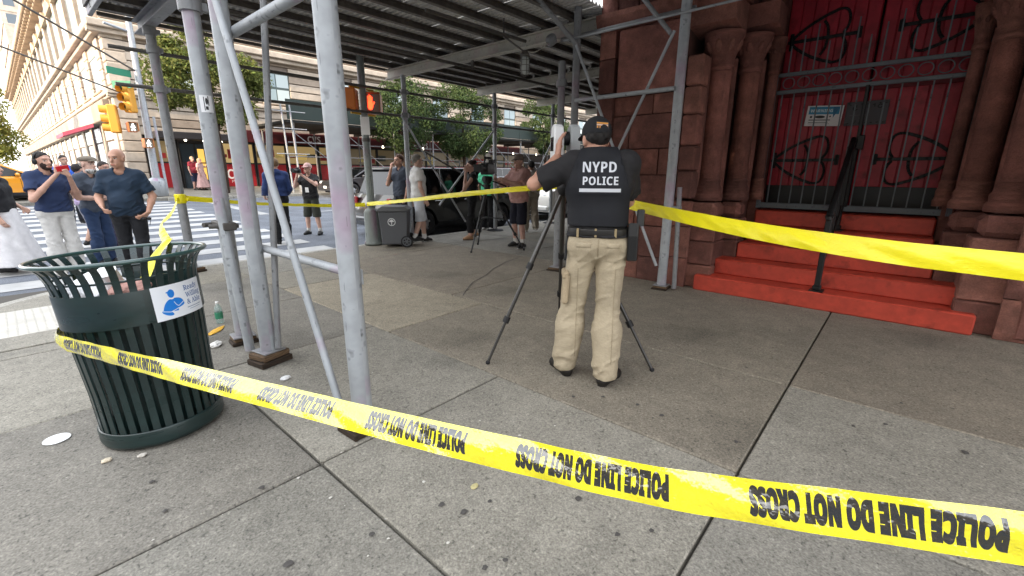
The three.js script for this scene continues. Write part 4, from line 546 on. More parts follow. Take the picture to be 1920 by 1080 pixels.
{ // wheeled bin and lamp pole at the kerb
  const b = thing('wheeled_bin', 'dark grey wheeled bin with round white emblem at the kerb', 'bin', [5.12, 0, -7.58], -0.75);
  const body = M(0x4d4f53, 0.55), taper = extrude([[-0.235, 0.06], [0.235, 0.06], [0.28, 0.7], [-0.28, 0.7]], 0.46, 0.02).translate(0, 0, -0.23);
  part(b, 'body', boxUV(taper), body); part(b, 'lid', boxUV(extrude([[-0.3, 0], [0.3, 0], [0.3, 0.03], [0.22, 0.09], [-0.2, 0.1], [-0.3, 0.04]], 0.54, 0.015).translate(0, 0.7, -0.27)), M(0x595b5e, 0.55)); part(b, 'lid_handle', pipe([0.3, 0.72, -0.2], [0.3, 0.72, 0.2], 0.015, 8), body);
  for (const s of [-1, 1]) { const w = part(b, 'wheel', new THREE.CylinderGeometry(0.115, 0.115, 0.05, 24).rotateX(1.57), Mat.rubber, [0.24, 0.115, s * 0.24]); part(w, 'rim', merge([new THREE.TorusGeometry(0.075, 0.012, 6, 20), ...[0, 1, 2].map(k => boxAt(0.14, 0.02, 0.02, 0, 0, 0, 0.004).rotateZ(k * 1.05))]), Mat.grey, [0, 0, s * 0.026]); }
  part(b, 'axle', pipe([0.24, 0.115, -0.26], [0.24, 0.115, 0.26], 0.01, 8), Mat.steel);
  part(b, 'emblem', new THREE.CircleGeometry(0.085, 28), canvasMat((c, w, h) => { c.fillStyle = '#4d4f53'; c.fillRect(0, 0, w, h); c.strokeStyle = '#d5d8d8'; c.lineWidth = 18; c.beginPath(); c.arc(w / 2, h / 2, w * 0.4, 0, 7); c.stroke(); c.fillStyle = '#d5d8d8'; for (let k = 0; k < 5; k++) { c.save(); c.translate(w / 2, h / 2); c.rotate(-1.2 + k * 0.6); c.beginPath(); c.ellipse(0, -w * 0.18, w * 0.05, w * 0.15, 0, 0, 7); c.fill(); c.restore(); } c.fillRect(w * 0.46, h * 0.45, w * 0.08, h * 0.36); }, 256, 256), [-0.03, 0.5, 0.2535]);
  const p = thing('signal_pole', 'grey lamp pole with cast base and pedestrian signals behind the wheeled bin', 'pole', [4.88, 0, -8.02]); const pm = M(0x9ba39f, 0.5, { map: T.paint });
  part(p, 'base_casing', lathe([[0.001, 0], [0.19, 0], [0.19, 0.06], [0.165, 0.09], [0.155, 0.66], [0.12, 0.72], [0.06, 0.74]], 8), pm); part(p, 'shaft', pipe([0, 0.7, 0], [0, 7, 0], 0.075, 18, 0.06), pm);
  part(p, 'notice_plate', cbox(0.02, 0.32, 0.16, 0.004), Mat.plasticW, [-0.05, 2.28, 0.09], [0, 0.9, 0]); part(p, 'strap', lathe([[0.08, 2.0], [0.08, 2.06]], 16), Mat.steel);
  const sig = (parent, x, y, z, turn, glyph, col) => { const s = part(parent, 'pedestrian_signal', cbox(0.34, 0.42, 0.3, 0.03), M(0xc9702c, 0.5), [x, y, z], [0, turn, 0]); s.scale.setScalar(0.88); part(s, 'visor', merge([boxAt(0.36, 0.02, 0.14, 0, 0.2, 0.21), boxAt(0.02, 0.36, 0.14, -0.17, 0, 0.21), boxAt(0.02, 0.36, 0.14, 0.17, 0, 0.21)]), M(0x8f5a2a, 0.5)); part(s, 'lens', new THREE.PlaneGeometry(0.3, 0.36), canvasMat((c, w, h) => { c.fillStyle = '#8d8779'; c.fillRect(0, 0, w, h); }, 64, 64), [0, 0, 0.153]); part(s, glyph === 'hand' ? 'hand_symbol' : 'walking_symbol', glyphGeo(glyph), M(col, 0.5, { emissive: col, emissiveIntensity: 2.2 }), [glyph === 'hand' ? -0.05 : 0, 0, 0.157]); return s; };
  sig(p, 0.3, 2.72, -0.12, -0.72, 'hand', 0xff3a1c); sig(p, -0.32, 2.72, 0.08, -2.3, 'hand', 0xff3a1c); part(p, 'signal_bracket', pipe([-0.3, 2.95, 0.06], [0.3, 2.95, -0.1], 0.02, 8), M(0xc9a12a, 0.5)); part(p, 'signal_bracket', pipe([-0.3, 2.5, 0.06], [0.3, 2.5, -0.1], 0.02, 8), M(0xc9a12a, 0.5));
  // far corner signal pole
  const f = thing('traffic_signal_pole', 'silver traffic signal pole with yellow signal heads on far corner', 'traffic light', [4.55, 0.42, -24]); const sm2 = M(0xc3c9cf, 0.4, { map: T.paint, metalness: 0.2 });
  part(f, 'base_casing', lathe([[0.001, 0], [0.34, 0], [0.33, 0.6], [0.24, 0.72], [0.16, 0.76]], 8), sm2); part(f, 'shaft', pipe([0, 0.6, 0], [0.1, 7.1, 0], 0.14, 18, 0.1), sm2); part(f, 'arm', pipe([0.1, 6.3, 0], [-0.7, 6.45, 0.1], 0.05, 10), sm2);
  const head = (x, y, z, turn) => { const s = part(f, 'signal_head', cbox(0.36, 1.05, 0.3, 0.04), M(0xc98f2c, 0.45), [x, y, z], [0, turn, 0]); for (let k = 0; k < 3; k++) { part(s, 'visor', new THREE.CylinderGeometry(0.15, 0.15, 0.24, 18, 1, true, 0.6, 5.1).rotateX(Math.PI / 2).translate(0, 0.34 - k * 0.34, 0.26), M(0xc98f2c, 0.45, { side: THREE.DoubleSide })); part(s, 'lens', new THREE.CircleGeometry(0.13, 18), M([0x3a0f0c, 0x3a2a0c, 0x0c2a18][k], 0.3), [0, 0.34 - k * 0.34, 0.153]); } };
  head(-0.4, 3.8, 0.15, -0.9); head(-0.98, 3.0, 0.1, -1.9); part(f, 'bracket', pipe([-1, 3.45, 0.1], [0.05, 3.5, 0], 0.03, 8), sm2); part(f, 'bracket', pipe([-0.5, 4.35, 0.15], [0.05, 4.38, 0], 0.03, 8), sm2);
  sig(f, -0.5, 2.72, 0.2, 0.12, 'walk', 0xffffff); sig(f, -0.12, 2.12, 0.32, 0.12, 'walk', 0xffffff);
  for (const [y, l] of [[4.75, 0.9], [4.3, 0.7]]) part(f, 'street_sign', cbox(l, 0.26, 0.02, 0.004), M(0x15775a, 0.5), [-0.55, y, 0.2], [0, y > 4.5 ? 0.5 : -0.8, 0]);
  part(f, 'conduit', pipe([0.28, 0.1, 0.1], [0.3, 3.2, 0.05], 0.05, 8), sm2);
  solo('span_wire', 'upper grey cable strung over the avenue from the far signal pole', 'cable', tubePath([[4.65, 5.25, -24], [-6, 10.54, -20], [-25.02, 19.95, -12.9]], 0.035, 30, 6), Mat.steel);
  solo('span_wire', 'lower grey cable strung over the avenue from the far signal pole', 'cable', tubePath([[4.3, 4.3, -24], [-6, 7.43, -20], [-25.02, 13.35, -12.3]], 0.03, 30, 6), Mat.steel);
}
function glyphGeo(k) {
  const c = (x, y, r) => new THREE.CircleGeometry(r, 14).translate(x, y, 0), b = (x, y, w, h, a) => new THREE.PlaneGeometry(w, h).rotateZ(a).translate(x, y, 0);
  if (k === 'hand') return merge([b(0, -0.03, 0.1, 0.14, 0), c(0, -0.09, 0.05), b(-0.036, 0.08, 0.02, 0.12, 0.06), b(-0.011, 0.095, 0.02, 0.14, 0), b(0.014, 0.09, 0.02, 0.13, 0), b(0.038, 0.07, 0.02, 0.11, -0.06), b(0.066, -0.02, 0.022, 0.1, -0.5)].map((g, i) => g.translate(0, 0, i * 0.0006)));
  return merge([c(0.01, 0.12, 0.03), b(0, 0.03, 0.055, 0.13, 0.06), b(-0.03, -0.08, 0.03, 0.15, -0.3), b(0.03, -0.08, 0.03, 0.15, 0.3), b(-0.045, 0.03, 0.022, 0.11, -0.5), b(0.05, 0.03, 0.022, 0.11, 0.5)].map((g, i) => g.translate(0, 0, i * 0.0006)));
}

// ---------- people: distance fields of tapered limbs, meshed with surface nets ----------
const smin = (a, b, k) => { const h = Math.max(k - Math.abs(a - b), 0) / k; return Math.min(a, b) - h * h * k * 0.25; };
function cone(a, b, r1, r2) { const bx = b[0] - a[0], by = b[1] - a[1], bz = b[2] - a[2], L = bx * bx + by * by + bz * bz || 1e-9; return (x, y, z) => { const px = x - a[0], py = y - a[1], pz = z - a[2]; let t = (px * bx + py * by + pz * bz) / L; t = t < 0 ? 0 : t > 1 ? 1 : t; const dx = px - bx * t, dy = py - by * t, dz = pz - bz * t; return Math.sqrt(dx * dx + dy * dy + dz * dz) - (r1 + (r2 - r1) * t); }; }
function ball(c, r) { return (x, y, z) => { const dx = (x - c[0]) / r[0], dy = (y - c[1]) / r[1], dz = (z - c[2]) / r[2]; const k0 = Math.sqrt(dx * dx + dy * dy + dz * dz), gx = dx / r[0], gy = dy / r[1], gz = dz / r[2], k1 = Math.sqrt(gx * gx + gy * gy + gz * gz); return k1 < 1e-6 ? -Math.min(...r) : k0 * (k0 - 1) / k1; }; }
const union = (list, k) => (x, y, z) => { let d = 1e3; for (let i = 0; i < list.length; i++) d = smin(d, list[i](x, y, z), k); return d; };
const cutPlane = (f, p, n) => (x, y, z) => Math.max(f(x, y, z), (x - p[0]) * n[0] + (y - p[1]) * n[1] + (z - p[2]) * n[2]);
function nets(f, lo, hi, h, colour) {
  const n = [0, 1, 2].map(i => Math.ceil((hi[i] - lo[i]) / h) + 2), [nx, ny, nz] = n, F = new Float32Array(nx * ny * nz), at = (i, j, k) => (k * ny + j) * nx + i;
  // coarse skip: sample every 4th cell, refine only near the surface
  const S = 4; const near = new Uint8Array(Math.ceil(nx / S) * Math.ceil(ny / S) * Math.ceil(nz / S)), cx = Math.ceil(nx / S), cy = Math.ceil(ny / S);
  for (let k = 0; k * S < nz; k++) for (let j = 0; j * S < ny; j++) for (let i = 0; i * S < nx; i++) { const d = f(lo[0] + (i * S + 1.5) * h, lo[1] + (j * S + 1.5) * h, lo[2] + (k * S + 1.5) * h); const m = Math.abs(d) < h * S * 1.6 + 0.03; near[(k * cy + j) * cx + i] = m ? 1 : 0; for (let c = 0; c < S; c++) for (let b = 0; b < S; b++) for (let a = 0; a < S; a++) { const I = i * S + a, J = j * S + b, K = k * S + c; if (I >= nx || J >= ny || K >= nz) continue; F[at(I, J, K)] = m ? f(lo[0] + I * h, lo[1] + J * h, lo[2] + K * h) : d; } }
  const id = new Int32Array(nx * ny * nz).fill(-1), pos = [], idx = [];
  for (let k = 0; k < nz - 1; k++) for (let j = 0; j < ny - 1; j++) for (let i = 0; i < nx - 1; i++) {
    let sx = 0, sy = 0, sz = 0, c = 0; const v = []; let neg = 0; for (let q = 0; q < 8; q++) { const d = F[at(i + (q & 1), j + (q >> 1 & 1), k + (q >> 2))]; v.push(d); if (d < 0) neg++; } if (neg === 0 || neg === 8) continue;
    for (let a = 0; a < 8; a++) for (const b of [a ^ 1, a ^ 2, a ^ 4]) if (b > a && (v[a] < 0) !== (v[b] < 0)) { const t = v[a] / (v[a] - v[b]); sx += (a & 1) + ((b & 1) - (a & 1)) * t; sy += (a >> 1 & 1) + ((b >> 1 & 1) - (a >> 1 & 1)) * t; sz += (a >> 2) + ((b >> 2) - (a >> 2)) * t; c++; }
    id[at(i, j, k)] = pos.length / 3; pos.push(lo[0] + (i + sx / c) * h, lo[1] + (j + sy / c) * h, lo[2] + (k + sz / c) * h);
  }
  const quad = (a, b, c, d, fl) => { if (a < 0 || b < 0 || c < 0 || d < 0) return; fl ? idx.push(a, b, c, a, c, d) : idx.push(a, c, b, a, d, c); };
  for (let k = 1; k < nz - 1; k++) for (let j = 1; j < ny - 1; j++) for (let i = 1; i < nx - 1; i++) {
    const d = F[at(i, j, k)] < 0;
    if (d !== F[at(i + 1, j, k)] < 0) quad(id[at(i, j - 1, k - 1)], id[at(i, j, k - 1)], id[at(i, j, k)], id[at(i, j - 1, k)], d);
    if (d !== F[at(i, j + 1, k)] < 0) quad(id[at(i - 1, j, k - 1)], id[at(i - 1, j, k)], id[at(i, j, k)], id[at(i, j, k - 1)], d);
    if (d !== F[at(i, j, k + 1)] < 0) quad(id[at(i - 1, j - 1, k)], id[at(i, j - 1, k)], id[at(i, j, k)], id[at(i - 1, j, k)], d);
  }
  const g = new THREE.BufferGeometry(); g.setAttribute('position', new THREE.Float32BufferAttribute(pos, 3)); g.setIndex(idx);
  const nor = new Float32Array(pos.length), e = h * 0.6; for (let i = 0; i < pos.length; i += 3) { const x = pos[i], y = pos[i + 1], z = pos[i + 2]; const gx = f(x + e, y, z) - f(x - e, y, z), gy = f(x, y + e, z) - f(x, y - e, z), gz = f(x, y, z + e) - f(x, y, z - e), l = Math.hypot(gx, gy, gz) || 1; nor[i] = gx / l; nor[i + 1] = gy / l; nor[i + 2] = gz / l; }
  g.setAttribute('normal', new THREE.BufferAttribute(nor, 3));
  const uv = new Float32Array(pos.length / 3 * 2); for (let i = 0; i < pos.length / 3; i++) { uv[i * 2] = Math.atan2(pos[i * 3], pos[i * 3 + 2]) * 0.2 + pos[i * 3] * 0.5; uv[i * 2 + 1] = pos[i * 3 + 1]; } g.setAttribute('uv', new THREE.BufferAttribute(uv, 2));
  if (colour) { const c = new Float32Array(pos.length); for (let i = 0; i < pos.length; i += 3) { const q = colour(pos[i], pos[i + 1], pos[i + 2]); c[i] = q[0]; c[i + 1] = q[1]; c[i + 2] = q[2]; } g.setAttribute('color', new THREE.BufferAttribute(c, 3)); }
  return g;
}
function weld(list) { const l = list.map(g => g.index ? g : g); return mergeGeometries(l.map(g => { const q = g.clone(); for (const k of Object.keys(q.attributes)) if (!['position', 'normal', 'uv', 'color'].includes(k)) q.deleteAttribute(k); return q; })); }
const skinMat = new THREE.MeshPhysicalMaterial({ vertexColors: true, roughness: 0.55, sheen: 0.2 });
const cloth = (c, r = 0.85, o = {}) => M(c, r, { map: T.clothC, bumpMap: T.cloth, bumpScale: 0.0012, sheen: 0.25, sheenRoughness: 0.7, ...o });
const lerp3 = (a, b, t) => [a[0] + (b[0] - a[0]) * t, a[1] + (b[1] - a[1]) * t, a[2] + (b[2] - a[2]) * t];
const sub3 = (a, b) => [a[0] - b[0], a[1] - b[1], a[2] - b[2]], nrm3 = a => { const l = Math.hypot(...a) || 1; return [a[0] / l, a[1] / l, a[2] / l]; }, add3 = (a, b, s = 1) => [a[0] + b[0] * s, a[1] + b[1] * s, a[2] + b[2] * s], crs = (a, b) => [a[1] * b[2] - a[2] * b[1], a[2] * b[0] - a[0] * b[2], a[0] * b[1] - a[1] * b[0]];
function boundsOf(pts, pad) { const lo = [9, 9, 9], hi = [-9, -9, -9]; for (const p of pts) for (let i = 0; i < 3; i++) { lo[i] = Math.min(lo[i], p[i] - pad); hi[i] = Math.max(hi[i], p[i] + pad); } return [lo, hi]; }
function handPrims(w, dir, palm, side, curl) { // palm with four fingers of unequal length and a thumb leaving its side
  const d = nrm3(dir), n = nrm3(add3(palm, d, -(palm[0] * d[0] + palm[1] * d[1] + palm[2] * d[2]))), s = crs(d, n).map(v => v * side), L = [], P = [];
  for (const o of [-0.026, -0.009, 0.009, 0.026]) { const a = add3(add3(w, d, 0.012), s, o * 0.6), b = add3(add3(w, d, 0.085), s, o); L.push(cone(a, b, 0.016, 0.0135)); P.push(b);
    let q = b, ang = curl * 0.4; const len = o === -0.026 ? 0.028 : o === 0.026 ? 0.033 : 0.038; for (let k = 0; k < 3; k++) { const dd = nrm3(add3(d.map(v => v * Math.cos(ang)), n, Math.sin(ang))), e = add3(q, dd, len * (1 - k * 0.2)); L.push(cone(q, e, 0.0095 - k * 0.001, 0.0088 - k * 0.001)); P.push(e); q = e; ang += curl * 0.55; } }
  const t0 = add3(add3(w, d, 0.03), s, 0.024), t1 = add3(add3(add3(t0, s, 0.026), d, 0.03), n, 0.014), t2 = add3(add3(t1, d, 0.03), n, 0.008 + 0.02 * curl); L.push(cone(t0, t1, 0.014, 0.0105), cone(t1, t2, 0.0105, 0.009)); P.push(t1, t2); return [L, P];
}
function makePerson(o) {
  let pantsF = null; const S = (o.height ?? 1.75) / 1.75, w = o.width ?? 1, root = thing('person', o.label, 'person', o.pos, o.turn, o.group); root.scale.setScalar(S);
  const lean = o.lean ?? 0, tw = o.twist ?? 0, rot = (p) => { let [x, y, z] = p; const a = x * Math.cos(tw) + z * Math.sin(tw), b = -x * Math.sin(tw) + z * Math.cos(tw); x = a; z = b; const yy = y - 0.95; return [x + (o.sway ?? 0) * yy, 0.95 + yy * Math.cos(lean) - z * Math.sin(lean), z * Math.cos(lean) + yy * Math.sin(lean)]; };
  const j = { pl: rot([0.065 * w, 0.96, 0]), pr: rot([-0.065 * w, 0.96, 0]), wl: rot([0.052 * w, 1.1, 0.01]), wr: rot([-0.052 * w, 1.1, 0.01]), cl: rot([0.075 * w, 1.3, -0.005]), cr: rot([-0.075 * w, 1.3, -0.005]), sl: rot([0.162 * w, o.shoulderY ?? 1.405, -0.015]), sr: rot([-0.162 * w, o.shoulderY ?? 1.405, -0.015]), nb: rot([0, 1.46, -0.02]), hd: rot(add3([0, 1.625, 0.015], o.headShift ?? [0, 0, 0])) };
  const el = o.elL ?? [0.225 * w, 1.14, -0.03], er = o.elR ?? [-0.225 * w, 1.14, -0.03], wl = o.wrL ?? [0.235 * w, 0.9, 0.06], wr = o.wrR ?? [-0.235 * w, 0.9, 0.06];
  const kl = o.knL ?? [0.1 * w, 0.51, 0.03], kr = o.knR ?? [-0.1 * w, 0.51, 0.03], al = o.anL ?? [0.105 * w, 0.085, -0.02], ar = o.anR ?? [-0.105 * w, 0.085, -0.02], hl = [0.088 * w, 0.93, 0], hr = [-0.088 * w, 0.93, 0];
  const torso = (t, m = 1) => [cone(j.pl, j.pr, 0.107 * m + t, 0.107 * m + t), cone(j.wl, j.wr, 0.099 * m * (o.waist ?? 1) + t, 0.099 * m * (o.waist ?? 1) + t), cone(j.cl, j.cr, 0.107 * m + t, 0.107 * m + t), cone(j.pl, j.wl, 0.103 * m + t, 0.096 * m + t), cone(j.pr, j.wr, 0.103 * m + t, 0.096 * m + t), cone(j.wl, j.cl, 0.096 * m + t, 0.103 * m + t), cone(j.wr, j.cr, 0.096 * m + t, 0.103 * m + t), cone(j.cl, j.sl, 0.088 * m + t, 0.056 + t), cone(j.cr, j.sr, 0.088 * m + t, 0.056 + t), cone(j.nb, j.sl, 0.056 + t, 0.05 + t), cone(j.nb, j.sr, 0.056 + t, 0.05 + t), ...(o.belly ? [ball(rot([0, 1.08, 0.06]), [0.13 + t, 0.13 + t, 0.09 + o.belly + t])] : []), ...(o.bust ? [cone(rot([0.07, 1.27, 0.09]), rot([-0.07, 1.27, 0.09]), 0.05 + t, 0.05 + t)] : [])];
  const armR = [0.048 * (o.limb ?? 1), 0.039 * (o.limb ?? 1), 0.027], legR = [0.08 * (o.limb ?? 1), 0.056, 0.04];
  const arm = (s, e, q, t) => [cone(s, e, armR[0] + t, armR[1] + t), cone(e, lerp3(e, q, 0.35), armR[1] + t, armR[1] * 0.98 + t), cone(lerp3(e, q, 0.35), q, armR[1] * 0.96 + t, armR[2] + t)];
  const leg = (h0, k, a, t, fl = 0) => [cone(h0, k, legR[0] + t, legR[1] + t), cone(k, lerp3(k, a, 0.35), legR[1] + t, 0.056 + t + fl), cone(lerp3(k, a, 0.35), a, 0.056 + t + fl, legR[2] + t + fl)];
  // skin: body, arms, legs, neck
  const sk = o.skin ?? [0.42, 0.24, 0.16];
  const yaw = o.headYaw ?? 0, pit = o.headPitch ?? 0, H = j.hd; const toHead = (x, y, z) => { let X = x - H[0], Y = y - H[1], Z = z - H[2]; const a = X * Math.cos(yaw) - Z * Math.sin(yaw), b = X * Math.sin(yaw) + Z * Math.cos(yaw); X = a; Z = b; const c = Y * Math.cos(pit) + Z * Math.sin(pit), d = -Y * Math.sin(pit) + Z * Math.cos(pit); return [X, c, d]; };
  const fromHead = (p) => { let [X, Y, Z] = p; const y2 = Y * Math.cos(pit) - Z * Math.sin(pit), z2 = Y * Math.sin(pit) + Z * Math.cos(pit); return [H[0] + X * Math.cos(yaw) + z2 * Math.sin(yaw), H[1] + y2, H[2] - X * Math.sin(yaw) + z2 * Math.cos(yaw)]; };
  const headL = [ball([0, 0.03, -0.012], [0.077, 0.095, 0.098]), ball([0, -0.045, 0.028], [0.058, 0.068, 0.066]), ball([0, -0.1, 0.062], [0.026, 0.02, 0.024]), cone([0, 0.012, 0.088], [0, -0.03, 0.112], 0.009, 0.0155), cone([0.03, 0.03, 0.078], [-0.03, 0.03, 0.078], 0.016, 0.016), ball([0.079, -0.005, -0.005], [0.01, 0.032, 0.02]), ball([-0.079, -0.005, -0.005], [0.01, 0.032, 0.02]), cone([0.02, -0.073, 0.085], [-0.02, -0.073, 0.085], 0.011, 0.011)];
  const eyeCut = union([ball([0.031, 0.004, 0.097], [0.015, 0.009, 0.014]), ball([-0.031, 0.004, 0.097], [0.015, 0.009, 0.014])], 0.001), headU = union(headL, 0.022);
  const headF = (x, y, z) => { const p = toHead(x, y, z); return Math.max(headU(...p), -eyeCut(...p) - 0.0035); };
  const neck = cone(j.nb, add3(H, [0, -0.06, -0.015]), 0.056, 0.052);
  const headN = (x, y, z) => smin(headF(x, y, z), neck(x, y, z), 0.03);
  const skinC = (x, y, z) => { const p = toHead(x, y, z); const n = 0.9 + 0.2 * noise3(x * 40, y * 40, z * 40); let c = sk.map(v => v * n); if (p[2] > 0.05) { if (Math.hypot(p[0] / 0.026, (p[1] + 0.074) / 0.009) < 1) c = [c[0] * 0.85, c[1] * 0.55, c[2] * 0.55]; for (const s of [-1, 1]) { const dx = p[0] - s * 0.031, dy = p[1] - 0.004; if (Math.hypot(dx / 0.014, dy / 0.007) < 1) c = Math.hypot(dx, dy) < 0.006 ? [0.03, 0.02, 0.02] : [0.5, 0.47, 0.44]; if (Math.abs(dx) < 0.022 && p[1] > 0.022 && p[1] < 0.031) c = [0.08, 0.05, 0.04]; } } return c; };
  const bodyPr = [...torso(-0.012), ...arm(j.sl, el, wl, 0), ...arm(j.sr, er, wr, 0), ...leg(hl, kl, al, 0), ...leg(hr, kr, ar, 0), neck, cone(al, add3(al, [0, -0.04, 0.1]), 0.035, 0.025), cone(ar, add3(ar, [0, -0.04, 0.1]), 0.035, 0.025)];
  const fine = o.fine ?? 1.15, cell = 0.02 / fine; const allPts = [j.sl, j.sr, el, er, wl, wr, kl, kr, al, ar, H]; const [lo, hi] = boundsOf(allPts, 0.16); lo[1] = Math.max(lo[1], 0.0); hi[1] = j.nb[1] + 0.06;
  const geos = [nets(union(bodyPr, 0.022), lo, hi, cell, skinC)]; { const [a, b] = boundsOf([H], 0.15); b[1] = H[1] + 0.16; a[1] = H[1] - 0.17; geos.push(nets(headN, a, b, 0.0075 / Math.min(fine, 1.5), skinC)); }
  const hands = [[wl, o.handL ?? sub3(wl, el), o.palmL ?? [-1, 0, 0.2], 1, o.curlL ?? 0.9], [wr, o.handR ?? sub3(wr, er), o.palmR ?? [1, 0, 0.2], -1, o.curlR ?? 0.9]];
  for (const [q, d, n, sd, cu] of hands) { const [L, P] = handPrims(q, d, n, sd, cu); const [a, b] = boundsOf([...P, q], 0.03); geos.push(nets(union(L, 0.008), a, b, 0.0055 / Math.min(fine, 1.6), skinC)); }
  part(root, 'body', weld(geos), skinMat);
  // trousers, shorts or skirt
  const fold = (f, amp, sx, sy) => (x, y, z) => f(x, y, z) - amp * (noise3(x * sx + 3, y * sy + x * 5, z * sx + 9) - 0.5) - amp * 0.6 * (noise3(x * sx * 2.2, y * sy * 2.4 + z * 8, z * sx * 2.2) - 0.5);
  const gs = (v, s) => Math.exp(-v * v / (s * s)), crease = (f, amp) => (x, y, z) => { const n = noise3(x * 7 + 5, y * 19 + x * 9 + z * 6, z * 7 + 2), r = 1 - Math.abs(2 * n - 1), n2 = noise3(x * 16, y * 34 - x * 14, z * 16 + 7), k = 0.22 + 0.9 * gs(y - 0.5, 0.12) + 1.0 * gs(y - 0.12, 0.11) + 0.7 * gs(y - 0.86, 0.08); const n3 = noise3(x * 24 + 3, y * 60 + x * 24, z * 24), r3 = 1 - Math.abs(2 * n3 - 1); return f(x, y, z) - amp * k * (r * r * r * 1.2 - 0.35) - amp * 0.45 * k * (n2 - 0.5) - amp * 0.28 * r3 * r3; }; const pb = o.legs ?? 'trousers', pm = cloth(o.legColor ?? 0x222428, 0.88, o.legMat ?? {});
  if (pb !== 'skirt') { const end = pb === 'shorts' ? 0.12 : 1.02; const t = o.legEase ?? 0.014, fl = pb === 'shorts' ? 0.03 : o.flare ?? 0.012; const lp = (h0, k, a) => pb === 'shorts' ? [cone(h0, lerp3(k, a, end), legR[0] + t, legR[1] + t + fl)] : leg(h0, k, a, t, fl);
    let f = union([cone(j.pl, j.pr, 0.108 + t * 0.9, 0.108 + t * 0.9), cone(hl, hr, 0.092 + t, 0.092 + t), ...lp(hl, kl, al), ...lp(hr, kr, ar)], 0.02); f = pb === 'shorts' ? fold(f, 0.014, 9, 9) : crease(f, o.folds ?? 0.014);
    f = cutPlane(f, rot([0, 1.04, 0]), [0, 1, 0]); if (pb === 'shorts') { const e1 = lerp3(kl, al, end), e2 = lerp3(kr, ar, end); const ff = f; f = (x, y, z) => Math.max(ff(x, y, z), (x > 0 ? e1[1] : e2[1]) - 0.0 - y); } else { const g0 = f; f = (x, y, z) => Math.max(g0(x, y, z), (o.hem ?? 0.045) + Math.min(x > 0 ? al[1] - 0.085 : ar[1] - 0.085, 0.3) - y); }
    pantsF = f; const [a, b] = boundsOf([hl, hr, kl, kr, al, ar, j.pl], 0.17); a[1] = 0.0; b[1] = 1.1; part(root, pb, nets(f, a, b, 0.017 / fine), pm);
  } else { const f0 = (x, y, z) => { const t = Math.max(0, Math.min(1, (1.02 - y) / 0.85)), r = 0.15 + 0.2 * t + 0.018 * Math.sin(Math.atan2(x, z) * 9 + y * 3) * t; return Math.hypot(x * 0.95, (z - 0.01) * 1.1) - r; }; const f = (x, y, z) => Math.max(f0(x, y, z), y - 1.03, 0.16 - y); part(root, 'skirt', nets(f, [-0.45, 0.12, -0.45], [0.45, 1.08, 0.45], 0.018), pm); }
  // shirt with sleeves
  if (o.shirt !== false) { const t = o.ease ?? 0.02, sl = o.sleeve ?? 0.62, sleeve = (s, e, q) => { const endp = sl <= 1 ? lerp3(s, e, sl) : lerp3(e, q, sl - 1), d = sl <= 1 ? nrm3(sub3(e, s)) : nrm3(sub3(q, e)); const pr = sl <= 1 ? [cone(s, lerp3(s, e, Math.min(1, sl + 0.15)), armR[0] + t + 0.004, armR[1] + t + 0.014)] : arm(s, e, q, t * 0.9); return cutPlane(union(pr, 0.02), endp, d); };
    const sleeves = sl > 0 ? [sleeve(j.sl, el, wl), sleeve(j.sr, er, wr)] : []; let f = union([...torso(t), ...sleeves], 0.03); { const f1 = f; f = (x, y, z) => { const n = noise3(x * 9 + y * 5 + 4, y * 15 - x * 8 + z * 5, z * 9 + 8), r = 1 - Math.abs(2 * n - 1), n2 = noise3(x * 22, y * 30 + x * 16, z * 22), k = 0.45 + 0.8 * gs(y - 1.0, 0.1) + 0.5 * gs(y - 1.3, 0.09) * Math.min(1, Math.abs(x) * 7); return f1(x, y, z) - 0.012 * k * (r * r - 0.4) - 0.005 * k * (n2 - 0.5); }; }
    const hem = o.shirtHem ?? 0.9, g0 = f, nk = cone(add3(j.nb, [0, 0.0, 0.03]), add3(j.nb, [0, 0.14, 0.05]), 0.062, 0.08); f = (x, y, z) => Math.max(g0(x, y, z), hem - y, -nk(x, y, z));
    const [a, b] = boundsOf([j.sl, j.sr, j.pl, j.pr, ...(sl > 0 ? [el, er] : []), ...(sl > 1 ? [wl, wr] : [])], 0.18); a[1] = hem - 0.05; part(root, o.top ?? 'shirt', nets(f, a, b, 0.016 / fine), cloth(o.shirtColor ?? 0x223044, 0.85, o.shirtMat ?? {}));
    if (o.collar) part(root, 'collar', nets((x, y, z) => Math.max(Math.abs(union([cone(add3(j.nb, [0, -0.03, 0.012]), add3(j.nb, [0, 0.05, 0.014]), 0.092, 0.066)], 0.01)(x, y, z)) - 0.006, y - j.nb[1] - 0.05, j.nb[1] - 0.02 - y), ...boundsOf([j.nb], 0.12), 0.0065), cloth(o.collarColor ?? o.shirtColor, 0.85)); }
  // hair, hat, beard in head space
  const inHead = (f) => (x, y, z) => f(...toHead(x, y, z)), hb = boundsOf([H], 0.2);
  const hairM = M(o.hairColor ?? 0x1d1612, 0.75), hn = (x, y, z) => 0.006 * (noise3(x * 60, y * 30, z * 60) - 0.5);
  if (o.hair !== 'none') { const base = ball([0, 0.036, -0.018], [0.085, 0.1, 0.104]), low = o.hair === 'long' ? cone([0, 0.02, -0.05], [0, -0.16, -0.06], 0.075, 0.05) : o.hair === 'bun' ? ball([0, 0.09, -0.1], [0.045, 0.045, 0.045]) : null; const hl2 = o.hairline ?? 0.045;
    let f = (x, y, z) => { let d = Math.max(base(x, y, z) + hn(x, y, z) * 2, (z - 0.03) * 0.85 - (y - hl2) * 1.1 > 0 ? Math.min(0.05, ((z - 0.03) * 0.85 - (y - hl2) * 1.1) * 0.7) : -1, -0.055 - y); if (low) d = Math.min(d, low(x, y, z) + hn(x, y, z)); return d; };
